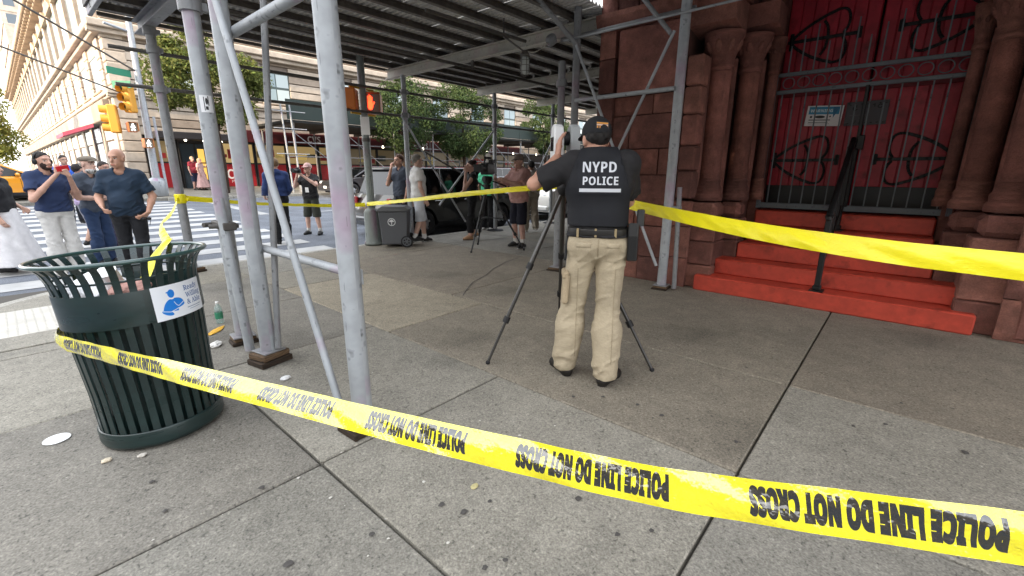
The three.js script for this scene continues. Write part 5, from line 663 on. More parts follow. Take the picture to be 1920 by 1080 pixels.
    if (o.hair === 'fringe') { const g0 = f; f = (x, y, z) => Math.max(g0(x, y, z), y - 0.03, z - 0.02); }
    part(root, 'hair', nets(inHead(f), hb[0], hb[1], 0.009), hairM); }
  if (o.beard) part(root, 'beard', nets(inHead((x, y, z) => Math.max(union([ball([0, -0.05, 0.03], [0.062, 0.074, 0.07]), ball([0, -0.1, 0.062], [0.03, 0.025, 0.028])], 0.02)(x, y, z) + hn(x, y, z), y + 0.035 + (Math.abs(x) < 0.03 ? 0.01 : 0) - (Math.abs(x) > 0.045 ? 0.03 : 0), -(z + 0.005), -(Math.hypot(x / 0.026, (y + 0.074) / 0.01) - 1) * 0.01)), hb[0], hb[1], 0.008), M(o.beard, 0.8));
  if (o.hat) { const h = o.hat, dome = ball([0, 0.045, -0.012], [0.09, 0.1, 0.112]), lowY = h.kind === 'flat' ? 0.055 : 0.028; const f = h.kind === 'flat' ? (x, y, z) => Math.min(Math.max(ball([0, 0.075, 0.005], [0.1, 0.055, 0.125])(x, y, z), 0.05 - y), 9) : (x, y, z) => Math.max(dome(x, y, z), lowY - y); const br = h.kind === 'flat' ? (x, y, z) => Math.max(ball([0, 0.052, 0.09], [0.075, 0.02, 0.07])(x, y, z), 0.045 - y) : (x, y, z) => Math.max(Math.abs(y - 0.04 + (Math.abs(z) - 0.09) * 0.25 + x * x * 2) - 0.005, Math.hypot(x / 0.078, ((h.back ? -z : z) - 0.09) / 0.085) * 0.08 - 0.08, 0.06 - (h.back ? -z : z)); const cap = part(root, 'hat', nets(inHead((x, y, z) => smin(f(x, y, z), br(x, y, z), 0.006)), hb[0], hb[1], 0.008), cloth(h.color, 0.85)); }
  if (o.headphones) { const hp = merge([new THREE.TorusGeometry(0.098, 0.011, 8, 24, Math.PI).translate(0, 0.02, -0.01), new THREE.SphereGeometry(0.04, 14, 10).scale(0.55, 1.05, 0.9).translate(0.093, -0.005, -0.01), new THREE.SphereGeometry(0.04, 14, 10).scale(0.55, 1.05, 0.9).translate(-0.093, -0.005, -0.01)]); const m = part(root, 'headphones', hp, Mat.black, H); m.rotation.set(-pit, yaw, 0, 'YXZ'); m.scale.set(1, 1.02, 1); }
  // shoes and socks
  for (const [a, k, s] of [[al, kl, 1], [ar, kr, -1]]) { const up = o.toe ?? 0, turn = o.toeOut ?? 0.2, fx = Math.sin(turn) * s, fz = Math.cos(turn); const heel = add3(a, [-fx * 0.03, -0.045, -fz * 0.035]), toe = add3(a, [fx * 0.15, -0.052, fz * 0.15]), mid = add3(a, [fx * 0.07, -0.03, fz * 0.07]); const y0 = a[1] - 0.084; const f = union([cone(heel, mid, 0.042, 0.045), cone(mid, toe, 0.044, 0.036), cone(add3(a, [0, 0.0, -0.005]), mid, o.boot ? 0.052 : 0.04, 0.042)], 0.02); part(root, 'shoe', nets((x, y, z) => Math.max(f(x, y, z), y0 - y, y - (a[1] + (o.boot ? 0.09 : 0.03))), ...boundsOf([heel, toe, a], 0.09), 0.011 / Math.min(fine, 1.3)), M(o.shoeColor ?? 0x1a1817, 0.6)); part(root, 'shoe_sole', nets((x, y, z) => Math.max(f(x, y, z) - 0.004, y0 - y, y - y0 - 0.018), ...boundsOf([heel, toe, a], 0.09), 0.011), M(o.soleColor ?? 0x151413, 0.7)); if (o.socks) part(root, 'sock', nets(cutPlane(cone(a, lerp3(a, k, 0.25), 0.046, 0.05), lerp3(a, k, 0.22), nrm3(sub3(k, a))), ...boundsOf([a, lerp3(a, k, 0.3)], 0.08), 0.012), cloth(o.socks)); }
  root.userData.j = undefined; delete root.userData.j; return { root, j, el, er, wl, wr, torso, rot, fromHead, H, pantsF };
}

// ---------- the officer with his tripod scanner ----------
const turnTo = (dx, dz) => Math.atan2(dx, dz);
const TURN = turnTo(0.85, -0.53);
{
  const P = makePerson({ label: 'police officer seen from behind in navy vest and khaki trousers at a tripod', pos: [2.6, 0, -1.51], turn: TURN, height: 1.82, width: 0.99, limb: 1.03, fine: 1.45, shoulderY: 1.432,
    lean: 0.085, sway: 0.02, headShift: [0.03, -0.035, 0.055], headYaw: 0.42, headPitch: 0.08, skin: [0.5, 0.27, 0.19],
    elL: [0.43, 1.31, 0.05], wrL: [0.29, 1.49, 0.26], handL: [-0.05, 0.9, 0.25], palmL: [-0.8, 0, 0.3], curlL: 0.5, elR: [-0.19, 1.2, 0.2], wrR: [0.04, 1.36, 0.33], handR: [0.8, 0.4, 0.3], palmR: [0.3, 0.3, 0.7],
    knL: [0.15, 0.5, 0.05], anL: [0.185, 0.085, 0.02], knR: [-0.085, 0.5, -0.0], anR: [-0.09, 0.085, -0.1], toeOut: 0.6, boot: true, shoeColor: 0x17130f,
    legColor: 0xb7a98f, legEase: 0.018, flare: 0.022, folds: 0.012, hem: 0.05, shirtColor: 0x1e1d20, sleeve: 0.8, ease: 0.024, shirtHem: 0.99, folds2: 1, hair: 'short', hairColor: 0x120e0c, hat: { kind: 'cap', color: 0x17181d }, collar: true, collarColor: 0x1d1e24 });
  const r = P.root, navy = cloth(0x0c0f18, 0.8), j = P.j;
  // ballistic vest: one thick shell over the torso, cut at armholes and waist
  const tp = union(P.torso(0.038, 1.0), 0.03), nk = cone(add3(j.nb, [0, 0.02, 0.02]), add3(j.nb, [0, 0.16, 0.03]), 0.075, 0.09); const vest = (x, y, z) => { let d = tp(x, y, z) - 0.004 * (noise3(x * 7, y * 9, z * 7) - 0.5); d = Math.max(d, 1.06 - y, -nk(x, y, z), Math.abs(x - 0.02) - (y > 1.3 ? 0.19 - (y - 1.3) * 0.33 : 0.2)); return d; };
  part(r, 'vest', nets(vest, [-0.32, 1.02, -0.3], [0.34, 1.6, 0.32], 0.0105), navy);
  // lettering panel following the vest's back
  const find = (x, y) => { let z = -0.34; for (let i = 0; i < 60; i++) { const d = vest(x, y, z); if (d < 0.0008) break; z += d * 0.7; } return z; };
  const nx = 22, ny = 16, pos = [], uv = [], idx = []; for (let b = 0; b <= ny; b++) for (let a = 0; a <= nx; a++) { const x = 0.142 - a / nx * 0.268, y = 1.255 + b / ny * 0.21; pos.push(x, y, find(x, y) - 0.0055); uv.push(a / nx, b / ny); } for (let b = 0; b < ny; b++) for (let a = 0; a < nx; a++) { const q = b * (nx + 1) + a; idx.push(q, q + 1, q + nx + 1, q + 1, q + nx + 2, q + nx + 1); }
  const g = new THREE.BufferGeometry(); g.setAttribute('position', new THREE.Float32BufferAttribute(pos, 3)); g.setAttribute('uv', new THREE.Float32BufferAttribute(uv, 2)); g.setIndex(idx); g.computeVertexNormals();
  part(r, 'lettering', g, canvasMat((c, w, h) => { c.fillStyle = '#0c0f18'; c.fillRect(0, 0, w, h); c.fillStyle = '#c9ccd2'; c.textAlign = 'center'; c.textBaseline = 'middle'; c.font = 'bold 190px sans-serif'; c.fillText('NYPD', w * 0.47, h * 0.24, w * 0.84); c.font = 'bold 150px sans-serif'; c.fillText('POLICE', w * 0.5, h * 0.62, w * 0.96); c.fillRect(w * 0.04, h * 0.83, w * 0.92, h * 0.1); }, 640, 470, { roughness: 0.8, side: THREE.DoubleSide }));
  // belt, loops, holster, radio, cargo pockets
  const bl = union([cone(j.pl, j.pr, 0.142, 0.142)], 0.01); part(r, 'belt', nets((x, y, z) => Math.max(union([cone(add3(j.pl, [0, 0.06, 0]), add3(j.pr, [0, 0.06, 0]), 0.133, 0.133)], 0.01)(x, y, z), Math.abs(y - 1.025) - 0.024), [-0.3, 0.98, -0.25], [0.3, 1.08, 0.25], 0.009), M(0x14120f, 0.5));
  for (const x of [-0.1, 0.02, 0.13]) part(r, 'belt_loop', cbox(0.014, 0.055, 0.006, 0.002), cloth(0xa3916f), [x, 1.023, -0.128]);
  part(r, 'holster', boxUV(extrude([[-0.04, 0.1], [0.045, 0.1], [0.05, 0.02], [0.03, -0.13], [-0.02, -0.14], [-0.04, -0.02]], 0.045, 0.01)), M(0x0f0f10, 0.5), [-0.235, 0.98, -0.05], [0.1, 1.5, 0]); part(r, 'pistol_grip', boxUV(extrude([[-0.025, 0], [0.02, 0], [0.0, 0.1], [-0.045, 0.1]], 0.03, 0.008)), M(0x0c0c0d, 0.5), [-0.27, 1.06, -0.02], [0, 1.5, 0]);
  part(r, 'cargo_pocket', boxUV(cbox(0.04, 0.2, 0.15, 0.015)), cloth(0xb5a386), [0.2, 0.64, 0.0], [0, 0.1, 0.05]); part(r, 'pocket_flap', boxUV(cbox(0.045, 0.05, 0.155, 0.012)), cloth(0xad9b7e), [0.202, 0.735, 0.0], [0, 0.1, 0.05]); part(r, 'key_strap', pipe([0.19, 1.02, -0.03], [0.205, 0.83, -0.04], 0.009, 8), Mat.black);
  // sewn pieces that follow the trousers' back: pockets, seat seam, yoke seam
  const sewn = (name, pts, off, mat) => { const nA = pts.length, P = [], idx = [], uvs = [], nn = pts[0].length; pts.forEach((row, b) => row.forEach(([x, y], a) => { let z = -0.3; for (let i = 0; i < 70; i++) { const d = P_(x, y, z); if (d < 0.0008) break; z += d * 0.6; } const e = b === 0 || b === nA - 1 || a === 0 || a === nn - 1 ? -0.004 : off; P.push(x, y, z - e); uvs.push(x, y); })); for (let b = 0; b < nA - 1; b++) for (let a = 0; a < nn - 1; a++) { const q = b * nn + a; idx.push(q, q + 1, q + nn, q + 1, q + nn + 1, q + nn); } const gg = new THREE.BufferGeometry(); gg.setAttribute('position', new THREE.Float32BufferAttribute(P, 3)); gg.setAttribute('uv', new THREE.Float32BufferAttribute(uvs, 2)); gg.setIndex(idx); gg.computeVertexNormals(); part(r, name, gg, mat); }, P_ = P.pantsF, kh = cloth(0xb7a98f, 0.88, { side: THREE.DoubleSide }), grid = (x0, x1, y0, y1, nx2, ny2) => Array.from({ length: ny2 + 1 }, (_, b) => Array.from({ length: nx2 + 1 }, (_, a) => [x0 + (x1 - x0) * a / nx2, y0 + (y1 - y0) * b / ny2]));
  for (const s of [1, -1]) { sewn('back_pocket', grid(s * 0.045, s * 0.135, 0.83, 0.955, 9, 11), 0.005, kh); sewn('pocket_flap', grid(s * 0.042, s * 0.138, 0.925, 0.962, 9, 5), 0.009, kh); sewn('seam', grid(s * 0.118 - 0.004, s * 0.118 + 0.004, 0.16, 0.8, 3, 40), 0.002, cloth(0xa6987e, 0.9, { side: THREE.DoubleSide })); }
  sewn('seam', grid(-0.005, 0.005, 0.86, 0.99, 3, 10), 0.003, cloth(0xa6987e, 0.9, { side: THREE.DoubleSide }));
  // small gold badge on the cap's back
  const bp = P.fromHead([0.012, 0.072, -0.118]); const bd = part(r, 'cap_embroidery', new THREE.PlaneGeometry(0.085, 0.04), canvasMat((c, w, h) => { c.fillStyle = '#17181d'; c.fillRect(0, 0, w, h); c.fillStyle = '#d08a1c'; c.fillRect(w * 0.06, h * 0.08, w * 0.88, h * 0.22); c.fillStyle = '#cfae9a'; c.fillRect(w * 0.06, h * 0.36, w * 0.88, h * 0.2); c.fillStyle = '#c9841f'; for (let k = 0; k < 5; k++) c.fillRect(w * (0.08 + k * 0.19), h * 0.6, w * 0.1, h * 0.32); }, 256, 128), bp); bd.rotation.set(0.1, Math.PI + 0.42, 0);
}
function leg3(parent, apex, foot, mat, r0 = 0.017) { const L = part(parent, 'leg', merge([pipe(apex, lerp3(apex, foot, 0.42), r0, 12), pipe(lerp3(apex, foot, 0.4), lerp3(apex, foot, 0.74), r0 * 0.8, 12), pipe(lerp3(apex, foot, 0.72), foot, r0 * 0.62, 10)]), mat); for (const t of [0.42, 0.74]) { const p = lerp3(apex, foot, t), d = nrm3(sub3(foot, apex)); part(L, 'twist_lock', pipe(add3(p, d, -0.025), add3(p, d, 0.025), r0 * 1.35, 12), Mat.black); } part(L, 'foot', new THREE.SphereGeometry(r0 * 0.95, 10, 8).translate(...foot), Mat.rubber); return L; }
{
  const t = thing('tripod', 'tall dark carbon tripod straddled in front of the police officer', 'tripod', [0, 0, 0]); const ap = [2.86, 1.32, -1.98], cm = M(0x2b2926, 0.35, { clearcoat: 0.4 });
  for (const f of [[2.26, 0.012, -2.226], [2.98, 0.012, -1.215], [3.45, 0.012, -2.4]]) leg3(t, lerp3(ap, f, 0.04), f, cm, 0.019);
  part(t, 'hub', lathe([[0.001, -0.06], [0.035, -0.05], [0.055, 0], [0.05, 0.04], [0.001, 0.05]], 16), Mat.black, ap); part(t, 'column', pipe(ap, [ap[0], 1.5, ap[2]], 0.018, 12), Mat.black); part(t, 'head_plate', new THREE.CylinderGeometry(0.05, 0.05, 0.02, 20), Mat.black, [ap[0], 1.51, ap[2]]);
  const s = thing('laser_scanner', 'pale grey laser scanner mounted on the tripod before the officer', 'scanner', [ap[0], 1.522, ap[2]], TURN + 0.3);
  for (const x of [-0.062, 0.062]) part(s, 'side_housing', boxUV(extrude([[-0.07, 0], [0.07, 0], [0.075, 0.14], [0.05, 0.24], [0, 0.26], [-0.05, 0.24], [-0.075, 0.14]], 0.05, 0.012).rotateY(Math.PI / 2).translate(x - 0.025, 0, 0)), x > 0 ? M(0xd9dbdc, 0.4) : M(0x9a9ea0, 0.4));
  part(s, 'base', cbox(0.18, 0.05, 0.15, 0.012), M(0x3a3c3e, 0.5), [0, 0.025, 0]); part(s, 'mirror_drum', pipe([-0.035, 0.16, 0], [0.035, 0.16, 0], 0.05, 20), Mat.black); part(s, 'screen', cbox(0.006, 0.1, 0.09, 0.002), Mat.glassDark, [0.099, 0.12, 0]);
}
// ---------- onlookers ----------
const toCam = (p, k = 0) => Math.atan2(-p[0], -p[2]) + k;
const walkLegs = (s) => ({ knL: [0.1, 0.51, 0.16 * s], anL: [0.1, 0.085, 0.2 * s], knR: [-0.1, 0.5, -0.02 * s], anR: [-0.1, 0.14, -0.26 * s] });
{
  const inHand = (P, pt) => { P.root.updateMatrixWorld(true); return V(...pt).applyMatrix4(P.root.matrixWorld); };
  let p = [0.51, -0.1, -9.4]; let Q = makePerson({ label: 'bearded person in navy t-shirt and white trousers filming with a red phone', pos: p, turn: toCam(p, 0.45), height: 1.8, skin: [0.52, 0.3, 0.22], shirtColor: 0x24365c, ease: 0.026, shirtHem: 0.93, legColor: 0xdcdad6, legEase: 0.022, flare: 0.02, folds: 0.014, hairColor: 0x1c1412, beard: 0x2a1a14, headphones: true, headYaw: 0.15, headPitch: -0.05, elR: [-0.27, 1.12, 0.14], wrR: [-0.02, 1.46, 0.3], handR: [0.25, 0.8, -0.1], palmR: [0.2, 0, -1], curlR: 1.0, elL: [0.26, 1.12, 0.1], wrL: [0.1, 1.43, 0.31], handL: [-0.3, 0.8, 0], palmL: [-0.2, 0, -1], shoeColor: 0xcfccc4, fine: 1.1 });
  { const v = inHand(Q, [0.05, 1.53, 0.31]); solo('phone', 'red cased phone held up by the bearded person', 'phone', cbox(0.15, 0.076, 0.012, 0.004), M(0xc01f28, 0.4), [v.x, v.y, v.z], [0, Q.root.rotation.y, 0.15]); }
  p = [1.0, -0.09, -9.9]; Q = makePerson({ label: 'person in flat cap with mask under chin and grey polo shirt, arms crossed', pos: p, turn: toCam(p, 0.75), height: 1.76, skin: [0.6, 0.38, 0.3], shirtColor: 0x4c5563, shirtHem: 0.88, legColor: 0x2c4266, hair: 'fringe', hairColor: 0xb9b2a6, hat: { kind: 'flat', color: 0x7d7365 }, headYaw: 0.1, elL: [0.27, 1.13, 0.02], wrL: [0.08, 1.12, 0.2], elR: [-0.26, 1.12, 0.04], wrR: [0.08, 1.09, 0.22], handL: [-1, 0.1, 0.2], palmL: [0, 0, -1], handR: [1, 0.1, 0.2], palmR: [0, 0, -1], lean: 0.05 });
  part(Q.root, 'face_mask', nets((x, y, z) => { const [a, b, c] = [x - Q.H[0], y - Q.H[1], z - Q.H[2]]; return Math.max(Math.abs(ball([0, -0.1, 0.035], [0.068, 0.045, 0.07])(a, b, c)) - 0.004, -c + 0.0, b + 0.07); }, ...boundsOf([Q.H], 0.17), 0.009), cloth(0xd4d2cd));
  p = [1.19, -0.12, -8.35]; Q = makePerson({ label: 'bald person in dark teal polo shirt holding sunglasses by the basket', pos: p, turn: toCam(p, -0.25), height: 1.86, width: 1.06, limb: 1.1, belly: 0.02, skin: [0.48, 0.26, 0.18], shirtColor: 0x1b3147, shirtHem: 0.87, sleeve: 0.8, legColor: 0x14161c, hair: 'none', headYaw: -0.35, headPitch: 0.06, elL: [0.29, 1.14, -0.02], wrL: [0.25, 0.93, 0.18], handL: [-0.3, -0.3, 0.5], palmL: [-1, 0, 0.3], elR: [-0.28, 1.13, 0.0], wrR: [-0.2, 1.02, 0.2], ...walkLegs(0.4) });
  { const v = inHand(Q, [0.23, 0.86, 0.27]); const s = thing('sunglasses', 'folded black sunglasses in the bald person\'s hand', 'sunglasses', [v.x, v.y, v.z], Q.root.rotation.y); for (const x of [-0.035, 0.035]) part(s, 'lens', new THREE.SphereGeometry(0.026, 12, 8).scale(1, 0.8, 0.25), Mat.glassDark, [x, 0, 0]); part(s, 'frame', merge([pipe([-0.065, 0.012, 0], [0.065, 0.012, 0], 0.004, 6), pipe([-0.065, 0.012, 0], [0.05, 0.02, -0.02], 0.004, 6), pipe([0.065, 0.012, 0], [0.03, -0.09, -0.02], 0.004, 6)]), Mat.black); }
  p = [0.0, -0.12, -10.2]; makePerson({ label: 'person in black sleeveless top and long white skirt at the picture edge', pos: p, turn: toCam(p, 1.1), height: 1.72, skin: [0.5, 0.3, 0.22], shirtColor: 0x14151a, sleeve: 0.25, shirtHem: 0.98, legs: 'skirt', legColor: 0xe3e1e2, hair: 'long', hairColor: 0x2a1c14, elL: [0.28, 1.16, -0.08], wrL: [0.2, 1.02, 0.14], ...walkLegs(0.5), shoeColor: 0x1a1a1c });
  p = [1.11, -0.03, -12.2]; makePerson({ label: 'person in lilac top and grey shorts walking behind the cap wearer', pos: p, turn: toCam(p, 2.2), height: 1.6, skin: [0.42, 0.25, 0.18], shirtColor: 0xb7a5c8, legs: 'shorts', legColor: 0x9a9aa6, hairColor: 0x1c1410, ...walkLegs(0.8) });
  p = [1.4, -0.05, -11.4]; makePerson({ label: 'person in purple jacket half hidden behind the bald person', pos: p, turn: toCam(p, 0.6), height: 1.66, skin: [0.4, 0.22, 0.16], shirtColor: 0x5a4478, sleeve: 1.9, legColor: 0x39314f, hairColor: 0x241812, elL: [0.27, 1.15, 0.02], wrL: [0.12, 1.3, 0.22] });
  p = [1.28, 0.08, -16.5]; makePerson({ label: 'far person in bright blue shirt seen between the two filming onlookers', pos: p, turn: toCam(p, 0.3), height: 1.75, skin: [0.4, 0.24, 0.17], shirtColor: 0x2f62c8, legColor: 0x2a2c35 });
  p = [3.94, -0.09, -10.1]; makePerson({ label: 'person in royal blue shirt and black trousers seen from behind', pos: p, turn: toCam(p, Math.PI + 0.25), height: 1.8, skin: [0.5, 0.3, 0.22], shirtColor: 0x1f3668, sleeve: 1.9, shirtHem: 1.0, ease: 0.03, legColor: 0x131417, hairColor: 0x6a5238, wrL: [0.2, 1.0, 0.2], wrR: [-0.2, 1.0, 0.2] });
  p = [5.01, -0.07, -10.9]; Q = makePerson({ label: 'photographer in black t-shirt, olive shorts and pink cap aiming a camera', pos: p, turn: toCam(p, -0.55), height: 1.7, skin: [0.56, 0.34, 0.26], shirtColor: 0x1a191b, legs: 'shorts', legColor: 0x33372f, hat: { kind: 'cap', color: 0xcfa9a2 }, hairColor: 0x5b4636, elL: [0.3, 1.24, 0.2], wrL: [0.05, 1.46, 0.33], elR: [-0.28, 1.2, 0.18], wrR: [-0.1, 1.5, 0.3], handL: [-0.6, 0.6, 0.3], handR: [0.3, 0.8, 0.3], palmL: [0, 0.3, -1], palmR: [0, 0.3, -1], socks: 0xd8d6d2, headYaw: -0.1, headPitch: -0.1, knL: [0.13, 0.5, 0.03], anL: [0.17, 0.085, 0], knR: [-0.12, 0.5, 0.03], anR: [-0.15, 0.085, 0] });
  { const v = inHand(Q, [-0.04, 1.57, 0.36]); const c = thing('photo_camera', 'black photo camera raised to the photographer\'s face', 'camera', [v.x, v.y, v.z], Q.root.rotation.y); part(c, 'body', cbox(0.15, 0.1, 0.07, 0.012), Mat.black); part(c, 'lens', pipe([0, 0, 0.03], [0, 0.01, 0.2], 0.045, 16, 0.05), Mat.black); part(c, 'prism', cbox(0.06, 0.04, 0.06, 0.01), Mat.black, [0, 0.065, 0]); }
  part(Q.root, 'press_badge', cbox(0.09, 0.12, 0.004, 0.002), Mat.plasticW, [0.02, 1.12, 0.165], [0.1, 0, 0]);
  p = [5.85, 0, -8.36]; makePerson({ label: 'person in dark grey polo with hand to mouth behind the wheeled bin', pos: p, turn: toCam(p, -0.95), height: 1.8, skin: [0.5, 0.28, 0.2], shirtColor: 0x3c4452, legColor: 0x23252c, hairColor: 0x4a2c1a, elR: [-0.24, 1.14, 0.16], wrR: [-0.03, 1.46, 0.2], handR: [0.1, 0.9, -0.1], palmR: [0.1, 0, -1], curlR: 1.2 });
  p = [5.66, 0, -7.5]; makePerson({ label: 'grey haired person in white t-shirt and white shorts walking past the bin', pos: p, turn: turnTo(0.9, 0.3), height: 1.77, skin: [0.5, 0.31, 0.24], shirtColor: 0xe1e0dd, ease: 0.026, shirtHem: 0.84, legs: 'shorts', legColor: 0xcfd3db, hairColor: 0x77726a, socks: 0xe0dfdd, soleColor: 0xd6d6d4, ...walkLegs(0.6), wrL: [0.24, 0.88, -0.05] });
  p = [6.78, 0, -7.1]; makePerson({ label: 'person in black halter jumpsuit holding a phone to the ear', pos: p, turn: turnTo(-0.75, -0.5), height: 1.68, waist: 0.9, bust: true, skin: [0.55, 0.33, 0.26], shirtColor: 0x141417, sleeve: 0.12, ease: 0.012, legColor: 0x141418, hem: 0.16, hair: 'bun', hairColor: 0x24150e, elL: [0.22, 1.14, 0.2], wrL: [0.09, 1.5, 0.14], handL: [0, 1, -0.1], palmL: [-1, 0, 0], elR: [-0.26, 1.16, 0.05], wrR: [-0.18, 1.02, 0.24], ...walkLegs(0.35), shoeColor: 0xb08a6a });
  p = [8.19, 0, -8]; makePerson({ label: 'person in mint green t-shirt behind the television tripod', pos: p, turn: toCam(p, Math.PI - 0.4), height: 1.68, skin: [0.3, 0.17, 0.12], shirtColor: 0x64d8a8, legColor: 0x15161a, hairColor: 0x120d0b, shoeColor: 0xd9d9d6 });
  p = [6.62, 0, -5.62]; Q = makePerson({ label: 'camera operator in pink shirt and navy shorts behind the television tripod', pos: p, turn: turnTo(-0.95, -0.1), height: 1.76, belly: 0.05, skin: [0.55, 0.33, 0.27], shirtColor: 0xd9a9a2, shirtHem: 0.86, ease: 0.032, sleeve: 0.85, legs: 'shorts', legColor: 0x17182a, hair: 'fringe', hairColor: 0x8a8177, hat: { kind: 'cap', color: 0x8d7f78 }, elL: [0.24, 1.2, 0.22], wrL: [0.14, 1.28, 0.46], elR: [-0.26, 1.18, 0.2], wrR: [-0.14, 1.3, 0.45], socks: 0xe3e2df, soleColor: 0xd8d8d6 });
  p = [8.57, 0, -6.9]; makePerson({ label: 'dark haired person in white shirt and beige trousers walking away', pos: p, turn: toCam(p, Math.PI + 0.5), height: 1.7, skin: [0.3, 0.17, 0.12], shirtColor: 0xe6e4e2, legColor: 0xb9b0a0, legEase: 0.03, hairColor: 0x0e0b0a, shoeColor: 0xd6d3cc, ...walkLegs(0.4) });
  p = [6.78, 0.5, -27.4]; makePerson({ label: 'far person in maroon top and navy shorts outside the red shop', pos: p, turn: toCam(p, 0.6), height: 1.66, belly: 0.05, skin: [0.5, 0.3, 0.24], shirtColor: 0x8a2336, legs: 'shorts', legColor: 0x28324e, hairColor: 0xb9a184 });
  p = [7.03, 0.5, -27.2]; makePerson({ label: 'far person in pale pink dress outside the red shop', pos: p, turn: toCam(p, 1.0), height: 1.58, skin: [0.5, 0.3, 0.24], shirtColor: 0xd9b3b0, legs: 'skirt', legColor: 0xd2aaa6, hairColor: 0xb89a7c, hair: 'long' });
  p = [7.56, 0.5, -27.5]; makePerson({ label: 'far person in khaki shirt and shorts by the shop door', pos: p, turn: toCam(p, -1.3), height: 1.66, skin: [0.4, 0.25, 0.18], shirtColor: 0x8d7c66, legs: 'shorts', legColor: 0x7b6d5c, hairColor: 0x3a2a1e, elR: [-0.28, 1.22, 0.18], wrR: [-0.2, 1.3, 0.4] });
}
{ // television camera on its tripod
  const t = thing('tripod', 'black television tripod with centre spreader on the pavement', 'tripod'); const ap = [5.98, 1.2, -5.85]; const m = M(0x26272a, 0.45);
  for (const f of [[5.56, 0.012, -5.87], [6.3, 0.012, -6.45], [6.42, 0.012, -5.32]]) { leg3(t, lerp3(ap, f, 0.05), f, m, 0.022); part(t, 'spreader_arm', pipe([ap[0], 0.62, ap[2]], lerp3(ap, f, 0.52), 0.01, 8), m); }
  part(t, 'bowl', lathe([[0.001, -0.08], [0.05, -0.07], [0.075, 0.02], [0.001, 0.03]], 16), Mat.black, ap); part(t, 'fluid_head', merge([boxAt(0.12, 0.14, 0.12, 0, 0.1, 0, 0.02), pipe([-0.09, 0.12, 0], [0.09, 0.12, 0], 0.05, 14)]), Mat.black, ap); part(t, 'pan_bar', pipe([ap[0] + 0.05, 1.3, ap[2]], [ap[0] + 0.42, 1.18, ap[2] + 0.1], 0.012, 8), Mat.black);
  const c = thing('video_camera', 'black shoulder video camera mounted on the television tripod', 'video camera', [5.98, 1.385, -5.85], turnTo(-0.9, 0.35)); part(c, 'body', cbox(0.15, 0.2, 0.34, 0.02), Mat.black, [0, 0.11, -0.02]); part(c, 'lens', pipe([0, 0.12, 0.15], [0, 0.12, 0.36], 0.055, 18, 0.062), Mat.black); part(c, 'lens_hood', cbox(0.15, 0.13, 0.07, 0.01), Mat.black, [0, 0.12, 0.39]); part(c, 'viewfinder', cbox(0.07, 0.07, 0.18, 0.01), Mat.black, [0.12, 0.24, 0.05]); part(c, 'battery', cbox(0.11, 0.15, 0.09, 0.01), M(0x2a2b2d, 0.5), [0, 0.1, -0.24]); part(c, 'handle', tubePath([[0, 0.21, 0.12], [0, 0.28, 0.08], [0, 0.29, -0.08], [0, 0.21, -0.14]], 0.014, 16, 8), Mat.black); part(c, 'transmitter', cbox(0.07, 0.16, 0.06, 0.008), M(0xd2cfca, 0.5), [-0.06, 0.31, -0.2]); part(c, 'microphone', pipe([0.09, 0.3, 0.02], [0.09, 0.3, 0.28], 0.018, 10), M(0x1a1a1c, 0.9));
}

